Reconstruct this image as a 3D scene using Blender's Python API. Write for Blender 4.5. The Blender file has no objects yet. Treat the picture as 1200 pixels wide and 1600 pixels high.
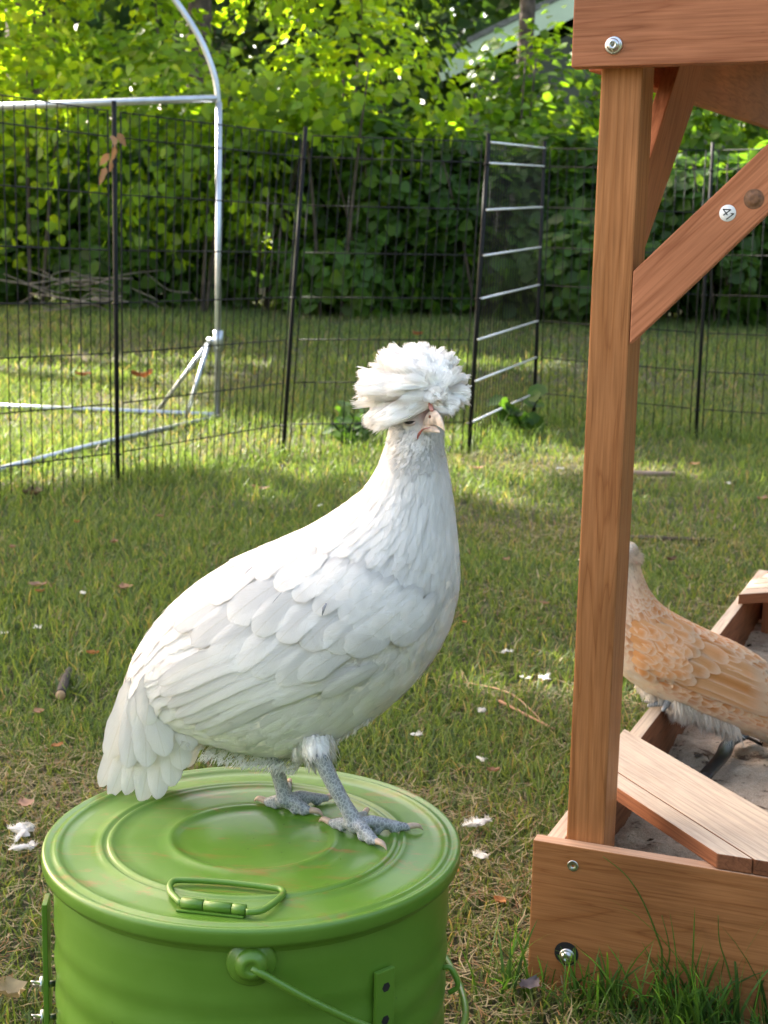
import bpy, bmesh, math, random
import numpy as np
from mathutils import Vector, Matrix, noise
from mathutils.bvhtree import BVHTree
rad = math.radians
random.seed(7); rng = np.random.default_rng(7)
sc = bpy.context.scene; col = sc.collection

# ---------------------------------------------------------------- camera
F = 2200.; PITCH = rad(9.55); ROLL = 0.022; CH = .78
fwd = np.array([0, math.cos(PITCH), -math.sin(PITCH)]); up0 = np.array([0, math.sin(PITCH), math.cos(PITCH)]); rt0 = np.array([1., 0, 0])
rt = math.cos(ROLL)*rt0 + math.sin(ROLL)*up0; up = -math.sin(ROLL)*rt0 + math.cos(ROLL)*up0
CC = np.array([0, 0, CH])
def ray(px, py): return fwd + rt*(px-600)/F - up*(py-800)/F
def at_z(px, py, z): d = ray(px, py); return CC + d*(z-CH)/d[2]
def at_y(px, py, y): d = ray(px, py); return CC + d*y/d[1]
def at_pl(px, py, o, n): d = ray(px, py); return CC + d*((o-CC)@n)/(d@n)
cd = bpy.data.cameras.new('camera'); cam = bpy.data.objects.new('camera', cd); col.objects.link(cam)
cam.location = CC
cam.matrix_world = Matrix(((rt[0], up[0], -fwd[0], 0), (rt[1], up[1], -fwd[1], 0), (rt[2], up[2], -fwd[2], CH), (0, 0, 0, 1)))
cd.sensor_fit = 'VERTICAL'; cd.sensor_height = 36; cd.sensor_width = 27; cd.lens = F/1600*36
cd.clip_end = 600; cd.clip_start = .02
cd.dof.use_dof = True; cd.dof.focus_distance = 1.18; cd.dof.aperture_fstop = 19
sc.camera = cam
# ---------------------------------------------------------------- light
sc.view_settings.view_transform = 'Standard'; sc.view_settings.look = 'None'
sc.view_settings.exposure = 2.52; sc.view_settings.gamma = 1
SUN = np.array([-.62, .50, .60]); SUN /= np.linalg.norm(SUN)
w = bpy.data.worlds.new('World'); sc.world = w; w.use_nodes = True
nt = w.node_tree; sky = nt.nodes.new('ShaderNodeTexSky'); sky.sky_type = 'NISHITA'; sky.sun_disc = False
sky.sun_elevation = math.asin(SUN[2]); sky.sun_rotation = math.atan2(SUN[0], SUN[1])
sky.air_density = 1.0; sky.dust_density = 2.5; sky.ozone_density = 1.0
bg = nt.nodes['Background']; wt = nt.nodes.new('ShaderNodeMix'); wt.data_type = 'RGBA'; wt.blend_type = 'MULTIPLY'; wt.inputs[0].default_value = 1; wt.inputs[7].default_value = (1.17, .98, .785, 1)   # warm tint over the sky colour, serves as white balance
nt.links.new(sky.outputs[0], wt.inputs[6]); nt.links.new(wt.outputs[2], bg.inputs[0]); bg.inputs[1].default_value = .15
sl = bpy.data.lights.new('sun', 'SUN'); sl.energy = 5.0; sl.angle = rad(.5); sl.color = (1, .94, .82)
so = bpy.data.objects.new('sun', sl); col.objects.link(so)
so.rotation_euler = Vector(SUN).to_track_quat('Z', 'Y').to_euler()

# ---------------------------------------------------------------- helpers
def tag(o, label=None, cat=None, group=None, kind=None):
    if label: o['label'] = label
    if cat: o['category'] = cat
    if group: o['group'] = group
    if kind: o['kind'] = kind
    return o
def empty(name, loc, label, cat, group=None):
    o = bpy.data.objects.new(name, None); col.objects.link(o); o.location = [float(v) for v in loc]; o.empty_display_size = .05
    return tag(o, label, cat, group)
def link(name, me, mat=None, parent=None, smooth=True):
    o = bpy.data.objects.new(name, me); col.objects.link(o)
    if mat: me.materials.append(mat)
    if parent:
        o.parent = parent; o.matrix_parent_inverse = Matrix.Translation(parent.location).inverted() if parent.parent is None else Matrix.Identity(4)
    return o
def sub(name, me, mat, part):           # a sub-part: its part sits at the thing's frame already
    o = bpy.data.objects.new(name, me); col.objects.link(o)
    if mat: me.materials.append(mat)
    o.parent = part
    return o
def np_mesh(name, V, quads=None, tris=None, uv=None, colr=None, smooth=True, gc=None):
    V = np.asarray(V, dtype=np.float32).reshape(-1, 3); me = bpy.data.meshes.new(name)
    parts = []; tot = []
    if quads is not None and len(quads): parts.append(np.asarray(quads, dtype=np.int32).ravel()); tot.append(np.full(len(quads), 4, dtype=np.int32))
    if tris is not None and len(tris): parts.append(np.asarray(tris, dtype=np.int32).ravel()); tot.append(np.full(len(tris), 3, dtype=np.int32))
    lv = np.concatenate(parts); tt = np.concatenate(tot); st = np.concatenate([[0], np.cumsum(tt)[:-1]]).astype(np.int32)
    me.vertices.add(len(V)); me.vertices.foreach_set('co', V.ravel())
    me.loops.add(len(lv)); me.loops.foreach_set('vertex_index', lv)
    me.polygons.add(len(tt)); me.polygons.foreach_set('loop_start', st); me.polygons.foreach_set('loop_total', tt)
    me.polygons.foreach_set('use_smooth', np.full(len(tt), smooth))
    me.update(calc_edges=True)
    if uv is not None:
        l = me.uv_layers.new(name='UVMap'); l.data.foreach_set('uv', np.asarray(uv, dtype=np.float32)[lv].ravel())
    if colr is not None:
        c = np.asarray(colr, dtype=np.float32)
        if c.shape[1] == 3: c = np.concatenate([c, np.ones((len(c), 1), dtype=np.float32)], 1)
        a = me.color_attributes.new(name='col', type='FLOAT_COLOR', domain='POINT'); a.data.foreach_set('color', c.ravel())
    if gc is not None:
        a = me.attributes.new('gc', 'FLOAT_VECTOR', 'POINT'); a.data.foreach_set('vector', np.asarray(gc, dtype=np.float32).ravel())
    return me
class Acc:                              # gathers pieces of one part
    def __init__(s): s.V = []; s.Q = []; s.T = []; s.U = []; s.C = []; s.n = 0
    def add(s, V, Q=None, T=None, U=None, C=None):
        V = np.asarray(V, float).reshape(-1, 3); s.V.append(V)
        if Q is not None and len(Q): s.Q.append(np.asarray(Q)+s.n)
        if T is not None and len(T): s.T.append(np.asarray(T)+s.n)
        if U is not None: s.U.append(U)
        if C is not None: s.C.append(C)
        s.n += len(V)
    def mesh(s, name, smooth=True):
        return np_mesh(name, np.concatenate(s.V), np.concatenate(s.Q) if s.Q else None, np.concatenate(s.T) if s.T else None,
                       np.concatenate(s.U) if s.U else None, np.concatenate(s.C) if s.C else None, smooth)
def norm(a): a = np.asarray(a, float); return a/np.maximum(np.linalg.norm(a, axis=-1, keepdims=True), 1e-9)
def tube(acc, pts, rr, n=10, caps=True, flat=1.0, upv=None):
    pts = np.asarray(pts, float); m = len(pts); rr = np.broadcast_to(rr, (m,)).astype(float)
    T = np.gradient(pts, axis=0); T = norm(T)
    a = np.array([0, 0, 1.]) if upv is None else np.asarray(upv, float)
    if abs(T[0]@a) > .95 and upv is None: a = np.array([1., 0, 0])
    A = []; cur = norm(a - T[0]*(a@T[0]))
    for i in range(m):
        cur = norm(cur - T[i]*(cur@T[i])); A.append(cur)
    A = np.array(A); B = np.cross(T, A); th = np.linspace(0, 2*math.pi, n, endpoint=False)
    V = pts[:, None]+rr[:, None, None]*(np.cos(th)[None, :, None]*A[:, None]*flat+np.sin(th)[None, :, None]*B[:, None])
    V = V.reshape(-1, 3); i = np.arange(m-1)[:, None]*n; j = np.arange(n)[None]; k = (j+1) % n
    Q = np.stack([i+j, i+k, i+n+k, i+n+j], -1).reshape(-1, 4); Tt = []
    if caps:
        V = np.concatenate([V, pts[:1], pts[-1:]]); c0 = m*n; c1 = c0+1
        Tt = [[c0, (q+1) % n, q] for q in range(n)]+[[c1, (m-1)*n+q, (m-1)*n+(q+1) % n] for q in range(n)]
    acc.add(V, Q, Tt)
def smooth_path(pts, k=6):
    pts = np.asarray(pts, float); P = np.concatenate([[2*pts[0]-pts[1]], pts, [2*pts[-1]-pts[-2]]]); out = []
    for i in range(1, len(P)-2):
        for t in np.linspace(0, 1, k, endpoint=False):
            out.append(.5*((2*P[i])+(-P[i-1]+P[i+1])*t+(2*P[i-1]-5*P[i]+4*P[i+1]-P[i+2])*t*t+(-P[i-1]+3*P[i]-3*P[i+1]+P[i+2])*t**3))
    out.append(P[-2]); return np.array(out)
def lathe(acc, prof, c, n=96):
    prof = np.asarray(prof, float); m = len(prof); th = np.linspace(0, 2*math.pi, n, endpoint=False)
    V = np.stack([c[0]+prof[:, 0, None]*np.cos(th), c[1]+prof[:, 0, None]*np.sin(th), c[2]+np.repeat(prof[:, 1, None], n, 1)], -1).reshape(-1, 3)
    i = np.arange(m-1)[:, None]*n; j = np.arange(n)[None]; k = (j+1) % n
    acc.add(V, np.stack([i+j, i+k, i+n+k, i+n+j], -1).reshape(-1, 4))
def bm_mesh(name, bm, smooth=False):
    me = bpy.data.meshes.new(name); bmesh.ops.recalc_face_normals(bm, faces=bm.faces); bm.to_mesh(me); bm.free()
    for p in me.polygons: p.use_smooth = smooth
    return me
def prism(name, poly, O, ex, ey, ez, h, grain=(1, 0), bevel=.0015, hole=None):
    """polygon in the ex,ey plane pushed h along ez; 'gc' keeps the wood grain running along 'grain'"""
    O, ex, ey, ez = [Vector([float(q) for q in v]) for v in (O, ex, ey, ez)]
    bm = bmesh.new(); lo = [bm.verts.new(O+ex*float(a)+ey*float(b)) for a, b in poly]; hi = [bm.verts.new(O+ex*float(a)+ey*float(b)+ez*float(h)) for a, b in poly]
    bm.faces.new(lo); bm.faces.new(hi[::-1]); n = len(poly)
    for i in range(n): bm.faces.new((lo[i], hi[i], hi[(i+1) % n], lo[(i+1) % n]))
    if bevel: bmesh.ops.bevel(bm, geom=bm.edges[:], offset=bevel, segments=2, affect='EDGES', profile=.6)
    me = bm_mesh(name, bm)
    g = Vector((grain[0], grain[1])).normalized(); gx = ex*g.x+ey*g.y; gy = ex*-g.y+ey*g.x; off = Vector((random.uniform(-9, 9), random.uniform(-9, 9), random.uniform(-9, 9)))
    a = me.attributes.new('gc', 'FLOAT_VECTOR', 'POINT')
    for i, v in enumerate(me.vertices):
        d = v.co-O; a.data[i].vector = (d@gx+off.x, d@gy+off.y, d@ez+off.z)
    return me

# ---------------------------------------------------------------- materials
def newmat(name):
    m = bpy.data.materials.new(name); m.use_nodes = True; t = m.node_tree; b = t.nodes['Principled BSDF']; return m, t, b
def N(t, typ, **kw):
    n = t.nodes.new(typ)
    for k, v in kw.items():
        if k in n.inputs: n.inputs[k].default_value = v
        else: setattr(n, k, v)
    return n
def ramp(t, fac, stops):
    r = t.nodes.new('ShaderNodeValToRGB'); e = r.color_ramp.elements
    while len(e) < len(stops): e.new(.5)
    for x, (p, c) in zip(e, stops): x.position = p; x.color = (*c, 1)
    t.links.new(fac, r.inputs[0]); return r
def mixc(t, f, a, b, mode='MIX'):
    m = t.nodes.new('ShaderNodeMix'); m.data_type = 'RGBA'; m.blend_type = mode
    for s, v in ((m.inputs[0], f), (m.inputs[6], a), (m.inputs[7], b)):
        if hasattr(v, 'is_linked'): t.links.new(v, s)
        elif isinstance(v, tuple): s.default_value = (*v, 1)
        else: s.default_value = v
    return m.outputs[2]
def bump(t, b, h, s, d):
    n = N(t, 'ShaderNodeBump', Strength=s, Distance=d); t.links.new(h, n.inputs['Height']); t.links.new(n.outputs[0], b.inputs['Normal']); return n
def plain(name, c, rough=.5, metal=0, noise_amt=.15, scale=30, bmp=.1, bd=.001):
    m, t, b = newmat(name); tc = N(t, 'ShaderNodeTexCoord'); n = N(t, 'ShaderNodeTexNoise', Scale=scale, Detail=6.0)
    t.links.new(tc.outputs['Object'], n.inputs['Vector'])
    r = ramp(t, n.outputs[0], [(.3, tuple(x*(1-noise_amt) for x in c)), (.7, tuple(min(1, x*(1+noise_amt)) for x in c))])
    t.links.new(r.outputs[0], b.inputs['Base Color']); b.inputs['Roughness'].default_value = rough; b.inputs['Metallic'].default_value = metal
    bump(t, b, n.outputs[0], bmp, bd); return m
def vcol_leaf(name, trans=.5, rough=.5, tmul=(1.5, 1.7, .6), spec=.3):
    m, t, b = newmat(name); a = N(t, 'ShaderNodeAttribute', attribute_name='col'); out = t.nodes['Material Output']
    t.links.new(a.outputs['Color'], b.inputs['Base Color']); b.inputs['Roughness'].default_value = rough; b.inputs['Specular IOR Level'].default_value = spec
    tr = N(t, 'ShaderNodeBsdfTranslucent'); t.links.new(mixc(t, 1.0, a.outputs['Color'], tmul, 'MULTIPLY'), tr.inputs[0])
    mx = N(t, 'ShaderNodeMixShader'); mx.inputs[0].default_value = trans
    t.links.new(b.outputs[0], mx.inputs[1]); t.links.new(tr.outputs[0], mx.inputs[2]); t.links.new(mx.outputs[0], out.inputs[0]); return m
def wood(name, c0, c1, c2, rough=.5, weather=0, wc=(.45, .38, .3)):
    m, t, b = newmat(name); a = N(t, 'ShaderNodeAttribute', attribute_name='gc')
    mp = N(t, 'ShaderNodeMapping'); mp.inputs['Scale'].default_value = (1.6, 24, 24); t.links.new(a.outputs['Vector'], mp.inputs[0])
    n1 = N(t, 'ShaderNodeTexNoise', Scale=1.0, Detail=3.0, Distortion=.6); t.links.new(mp.outputs[0], n1.inputs['Vector'])
    mp2 = N(t, 'ShaderNodeMapping'); mp2.inputs['Scale'].default_value = (14, 420, 420); t.links.new(a.outputs['Vector'], mp2.inputs[0])
    n2 = N(t, 'ShaderNodeTexNoise', Scale=1.0, Detail=4.0); t.links.new(mp2.outputs[0], n2.inputs['Vector'])
    # growth rings drawn as thin darker lines of the coarse noise
    mul = N(t, 'ShaderNodeMath', operation='MULTIPLY'); mul.inputs[1].default_value = 9; t.links.new(n1.outputs[0], mul.inputs[0])
    fr = N(t, 'ShaderNodeMath', operation='FRACT'); t.links.new(mul.outputs[0], fr.inputs[0])
    rg = ramp(t, fr.outputs[0], [(0, c1), (.3, c0), (.82, tuple((p*.6+q*.4) for p, q in zip(c0, c1))), (.95, tuple((p+q)/2 for p, q in zip(c1, c2))), (1, c1)])
    fine = ramp(t, n2.outputs[0], [(.3, (.78, .76, .74)), (.6, (1.05, 1.05, 1.05))])
    c = mixc(t, 1.0, rg.outputs[0], fine.outputs[0], 'MULTIPLY')
    n3 = N(t, 'ShaderNodeTexNoise', Scale=5.0, Detail=5.0); t.links.new(a.outputs['Vector'], n3.inputs['Vector'])
    bl = ramp(t, n3.outputs[0], [(.35, (.8, .8, .8)), (.65, (1.1, 1.1, 1.1))]); c = mixc(t, 1.0, c, bl.outputs[0], 'MULTIPLY')
    # small dark flecks and dents
    v = N(t, 'ShaderNodeTexVoronoi', Scale=16.0); mp3 = N(t, 'ShaderNodeMapping'); mp3.inputs['Scale'].default_value = (.55, 1.6, 1.6); t.links.new(a.outputs['Vector'], mp3.inputs[0]); t.links.new(mp3.outputs[0], v.inputs['Vector'])
    fl = ramp(t, v.outputs['Distance'], [(.02, (1, 1, 1)), (.055, (0, 0, 0))]); c = mixc(t, fl.outputs[0], c, tuple(x*.45 for x in c2))
    if weather:
        n4 = N(t, 'ShaderNodeTexNoise', Scale=9.0, Detail=8.0, Roughness=.7); t.links.new(a.outputs['Vector'], n4.inputs['Vector'])
        g = N(t, 'ShaderNodeNewGeometry'); sp = N(t, 'ShaderNodeSeparateXYZ'); t.links.new(g.outputs['True Normal'], sp.inputs[0])
        upm = ramp(t, sp.outputs[2], [(.6, (0, 0, 0)), (.9, (1, 1, 1))])
        wm = ramp(t, n4.outputs[0], [(.25, (.75,)*3), (.55, (1,)*3)]); f = mixc(t, 1.0, upm.outputs[0], wm.outputs[0], 'MULTIPLY')
        pale = mixc(t, 1.0, wc, fine.outputs[0], 'MULTIPLY'); pale = mixc(t, .18, pale, mixc(t, 1.0, pale, rg.outputs[0], 'OVERLAY'))
        c = mixc(t, f, c, pale)
    t.links.new(c, b.inputs['Base Color']); b.inputs['Roughness'].default_value = rough; b.inputs['Specular IOR Level'].default_value = .14
    ad = N(t, 'ShaderNodeMath', operation='ADD'); t.links.new(n2.outputs[0], ad.inputs[0]); t.links.new(fr.outputs[0], ad.inputs[1])
    bump(t, b, ad.outputs[0], .25, .0008); return m
M_stain = wood('stained_wood', (.41, .178, .070), (.355, .146, .053), (.24, .090, .032), .55, 1, (.52, .36, .25))
M_red = wood('redder_stained_wood', (.44, .175, .088), (.38, .145, .070), (.27, .090, .042), .55)
M_pale = wood('weathered_pale_wood', (.25, .10, .05), (.20, .08, .04), (.12, .045, .025), .7, 1, (.62, .555, .46))
M_metal = plain('zinc_metal', (.62, .63, .64), .28, 1, .2, 60)
M_galv = plain('galvanised_pipe', (.46, .49, .54), .34, .85, .12, 20)
M_black = plain('black_coated_wire', (.010, .010, .011), .6, 0, .1, 40)
M_black.node_tree.nodes['Principled BSDF'].inputs['Specular IOR Level'].default_value = .2
M_plastic = plain('black_plastic', (.012, .013, .015), .4, 0, .2, 50)
M_bark = plain('bark', (.075, .055, .042), .9, 0, .6, 14, 1, .02)
M_cut = plain('cut_wood', (.55, .36, .2), .8, 0, .2, 200)
M_white = plain('white_sticker', (.8, .8, .8), .4, 0, .02, 20)
M_ink = plain('black_ink', (.015, .015, .02), .5, 0, .02, 20)
M_foliage = vcol_leaf('foliage', .58, .42, (2.5, 2.3, .6))
M_grass = vcol_leaf('grass_blades', .42, .5, (1.5, 1.5, .6), .25)
M_dead = vcol_leaf('dead_leaf', .2, .7, (1.1, 1, .8), .2)
M_claw = plain('claw_horn', (.5, .36, .27), .4, 0, .15, 300)
M_beak = plain('beak_horn', (.68, .53, .42), .36, 0, .38, 190, .1, .0003)
M_eye = plain('eye', (.03, .02, .015), .15, 0, .1, 100)
def green_paint():
    m, t, b = newmat('green_paint'); tc = N(t, 'ShaderNodeTexCoord')
    n = N(t, 'ShaderNodeTexNoise', Scale=9.0, Detail=8.0, Roughness=.65); t.links.new(tc.outputs['Object'], n.inputs['Vector'])
    n2 = N(t, 'ShaderNodeTexNoise', Scale=500.0, Detail=3.0); t.links.new(tc.outputs['Object'], n2.inputs['Vector'])
    r = ramp(t, n.outputs[0], [(.3, (.085, .195, .017)), (.7, (.106, .232, .024))])
    # dry orange mud smears and a thin film of dust on the top
    n3 = N(t, 'ShaderNodeTexNoise', Scale=16.0, Detail=10.0, Roughness=.75, Distortion=1.5)
    mp = N(t, 'ShaderNodeMapping'); mp.inputs['Scale'].default_value = (.7, 2.2, 1); t.links.new(tc.outputs['Object'], mp.inputs[0]); t.links.new(mp.outputs[0], n3.inputs['Vector'])
    mud = ramp(t, n3.outputs[0], [(.535, (0, 0, 0)), (.70, (.8,)*3)])
    g = N(t, 'ShaderNodeNewGeometry'); sp = N(t, 'ShaderNodeSeparateXYZ'); t.links.new(g.outputs['Normal'], sp.inputs[0])
    upm = ramp(t, sp.outputs[2], [(.7, (0, 0, 0)), (.95, (1, 1, 1))]); f = mixc(t, 1.0, mud.outputs[0], upm.outputs[0], 'MULTIPLY')
    c = mixc(t, f, r.outputs[0], (.30, .13, .04))
    du = ramp(t, n.outputs[0], [(.45, (0, 0, 0)), (.75, (.22,)*3)]); f2 = mixc(t, 1.0, du.outputs[0], upm.outputs[0], 'MULTIPLY')
    c = mixc(t, f2, c, (.35, .42, .2))
    n7 = N(t, 'ShaderNodeTexVoronoi', Scale=55.0); t.links.new(tc.outputs['Object'], n7.inputs['Vector']); dt = ramp(t, n7.outputs['Distance'], [(.03, (1, 1, 1)), (.07, (0, 0, 0))])
    n8 = N(t, 'ShaderNodeTexNoise', Scale=6.0); t.links.new(tc.outputs['Object'], n8.inputs['Vector']); d8 = ramp(t, n8.outputs[0], [(.5, (0, 0, 0)), (.6, (.7,)*3)]); c = mixc(t, mixc(t, 1.0, dt.outputs[0], d8.outputs[0], 'MULTIPLY'), c, (.03, .05, .015))
    t.links.new(c, b.inputs['Base Color'])
    rr = ramp(t, n.outputs[0], [(.3, (.27,)*3), (.7, (.48,)*3)]); t.links.new(rr.outputs[0], b.inputs['Roughness'])
    b.inputs['Coat Weight'].default_value = .12; b.inputs['Coat Roughness'].default_value = .15
    n5 = N(t, 'ShaderNodeTexNoise', Scale=22.0, Detail=2.0); t.links.new(tc.outputs['Object'], n5.inputs['Vector'])
    b1 = N(t, 'ShaderNodeBump', Strength=.12, Distance=.004); t.links.new(n5.outputs[0], b1.inputs['Height'])
    b2 = N(t, 'ShaderNodeBump', Strength=.10, Distance=.0004); t.links.new(n2.outputs[0], b2.inputs['Height']); t.links.new(b1.outputs[0], b2.inputs['Normal'])
    t.links.new(b2.outputs[0], b.inputs['Normal']); return m
M_green = green_paint()
def feather_mat(name, trans=.30, bs=.45):
    m, t, b = newmat(name); a = N(t, 'ShaderNodeAttribute', attribute_name='col'); out = t.nodes['Material Output']
    u = N(t, 'ShaderNodeUVMap'); sp = N(t, 'ShaderNodeSeparateXYZ'); t.links.new(u.outputs[0], sp.inputs[0])
    ab = N(t, 'ShaderNodeMath', operation='SUBTRACT'); t.links.new(sp.outputs[1], ab.inputs[0]); ab.inputs[1].default_value = .5
    ab2 = N(t, 'ShaderNodeMath', operation='ABSOLUTE'); t.links.new(ab.outputs[0], ab2.inputs[0])
    x = N(t, 'ShaderNodeMath', operation='MULTIPLY_ADD'); t.links.new(ab2.outputs[0], x.inputs[0]); x.inputs[1].default_value = -.9; t.links.new(sp.outputs[0], x.inputs[2])
    cb = N(t, 'ShaderNodeCombineXYZ'); t.links.new(x.outputs[0], cb.inputs[0]); 
    tc = N(t, 'ShaderNodeTexCoord'); n0 = N(t, 'ShaderNodeTexNoise', Scale=90.0, Detail=2.0); t.links.new(tc.outputs['Object'], n0.inputs['Vector'])
    t.links.new(n0.outputs[0], cb.inputs[1])
    mp = N(t, 'ShaderNodeMapping'); mp.inputs['Scale'].default_value = (60, 5, 1); t.links.new(cb.outputs[0], mp.inputs[0])
    n = N(t, 'ShaderNodeTexNoise', Scale=1.0, Detail=3.0); t.links.new(mp.outputs[0], n.inputs['Vector'])
    sh = ramp(t, n.outputs[0], [(.3, (.93, .92, .91)), (.6, (1, 1, 1))])
    c = mixc(t, 1.0, a.outputs['Color'], sh.outputs[0], 'MULTIPLY')
    sf = ramp(t, ab2.outputs[0], [(.008, (.94, .93, .90)), (.040, (1, 1, 1))]); c = mixc(t, 1.0, c, sf.outputs[0], 'MULTIPLY')
    t.links.new(c, b.inputs['Base Color']); b.inputs['Roughness'].default_value = .62; b.inputs['Specular IOR Level'].default_value = .25
    b.subsurface_method = 'BURLEY'; b.inputs['Subsurface Weight'].default_value = .85; b.inputs['Subsurface Radius'].default_value = (1, .95, .9); b.inputs['Subsurface Scale'].default_value = .0075
    rc_ = N(t, 'ShaderNodeMath', operation='LESS_THAN'); t.links.new(ab2.outputs[0], rc_.inputs[0]); rc_.inputs[1].default_value = .022
    ad_ = N(t, 'ShaderNodeMath', operation='MULTIPLY_ADD'); t.links.new(rc_.outputs[0], ad_.inputs[0]); ad_.inputs[1].default_value = .25; t.links.new(n.outputs[0], ad_.inputs[2])
    bump(t, b, ad_.outputs[0], bs, .0007)
    tr = N(t, 'ShaderNodeBsdfTranslucent'); t.links.new(c, tr.inputs[0]); mx = N(t, 'ShaderNodeMixShader'); mx.inputs[0].default_value = trans
    t.links.new(b.outputs[0], mx.inputs[1]); t.links.new(tr.outputs[0], mx.inputs[2]); t.links.new(mx.outputs[0], out.inputs[0]); return m
M_feather = feather_mat('feather'); M_crest = feather_mat('crest_feather', .30, .12)
def skin_mat():
    m, t, b = newmat('hen_skin'); a = N(t, 'ShaderNodeAttribute', attribute_name='col'); tc = N(t, 'ShaderNodeTexCoord')
    v = N(t, 'ShaderNodeTexVoronoi', Scale=330.0, feature='DISTANCE_TO_EDGE'); mp = N(t, 'ShaderNodeMapping'); mp.inputs['Scale'].default_value = (1, 1, .8)
    t.links.new(tc.outputs['Object'], mp.inputs[0]); t.links.new(mp.outputs[0], v.inputs['Vector'])
    e = ramp(t, v.outputs['Distance'], [(.02, (1, 1, 1)), (.13, (0, 0, 0))])
    f = mixc(t, 1.0, e.outputs[0], a.outputs['Alpha'], 'MULTIPLY'); 
    n = N(t, 'ShaderNodeTexNoise', Scale=120.0, Detail=4.0); t.links.new(tc.outputs['Object'], n.inputs['Vector'])
    sh = ramp(t, n.outputs[0], [(.3, (.7, .72, .76)), (.65, (1.15, 1.12, 1.08))]); base = mixc(t, 1.0, a.outputs['Color'], sh.outputs[0], 'MULTIPLY')
    ff = N(t, 'ShaderNodeMath', operation='MULTIPLY'); t.links.new(a.outputs['Alpha'], ff.inputs[0]); t.links.new(e.outputs[0], ff.inputs[1])
    c = mixc(t, ff.outputs[0], base, (.43, .44, .45)); t.links.new(c, b.inputs['Base Color']); b.inputs['Roughness'].default_value = .5
    mm = N(t, 'ShaderNodeMath', operation='MULTIPLY'); t.links.new(v.outputs['Distance'], mm.inputs[0]); t.links.new(a.outputs['Alpha'], mm.inputs[1])
    bump(t, b, mm.outputs[0], .5, .0012); return m
M_skin = skin_mat()

# ---------------------------------------------------------------- terrain
def gz(x, y):
    y = np.asarray(y, float); x = np.asarray(x, float); s = np.clip((y-5)/7, 0, 1)
    return .45*(3*s*s-2*s**3)+.006*np.sin(x*5+y*2.3)*np.sin(y*3.7-x)+np.clip(y-12, 0, 200)*.01
def at_g(px, py):
    z = 0.
    for _ in range(25): p = at_z(px, py, min(z, .7)); z = .5*z+.5*float(gz(p[0], p[1]))
    return at_z(px, py, z)
ax = np.concatenate([-np.geomspace(200, 4.2, 26), np.linspace(-4, 4, 81), np.geomspace(4.2, 200, 26)])
ay = np.concatenate([-np.geomspace(200, 1, 16), np.linspace(-.9, 14, 150), np.geomspace(14.3, 300, 28)])
GX, GY = np.meshgrid(ax, ay, indexing='ij'); GZ = gz(GX, GY)-.002
nx, ny = GX.shape; ii = np.arange(nx-1)[:, None]*ny+np.arange(ny-1)[None]
me = np_mesh('ground', np.stack([GX, GY, GZ], -1).reshape(-1, 3), np.stack([ii, ii+ny, ii+ny+1, ii+1], -1).reshape(-1, 4))
m, t, b = newmat('soil_and_thatch'); tc = N(t, 'ShaderNodeTexCoord')
n = N(t, 'ShaderNodeTexNoise', Scale=2.6, Detail=6.0, Roughness=.65); t.links.new(tc.outputs['Object'], n.inputs['Vector'])
n2 = N(t, 'ShaderNodeTexNoise', Scale=140.0, Detail=5.0, Roughness=.7); t.links.new(tc.outputs['Object'], n2.inputs['Vector'])
r = ramp(t, n.outputs[0], [(.36, (.06, .085, .025)), (.52, (.085, .085, .04)), (.68, (.15, .115, .07))])
r2 = ramp(t, n2.outputs[0], [(.3, (.35, .35, .35)), (.65, (1.3, 1.25, 1.15))]); t.links.new(mixc(t, 1.0, r.outputs[0], r2.outputs[0], 'MULTIPLY'), b.inputs['Base Color'])
b.inputs['Roughness'].default_value = .95; bump(t, b, n2.outputs[0], 1, .02)
g_o = tag(link('ground', me, m), kind='structure')

# ---------------------------------------------------------------- sandbox frame of reference
HB = .175; C0 = at_z(833, 1312, HB); e1 = norm(at_z(1200, 1372, HB)-C0); e2 = np.array([-e1[1], e1[0], 0]); ez = np.array([0, 0, 1.])
G0 = np.array([C0[0], C0[1], 0])
def loc(p): d = np.asarray(p)-C0; return float(d@e1), float(d@e2)
LID = .294; LC = np.array([-.107, 1.161, LID]); LR = .1800

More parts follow.
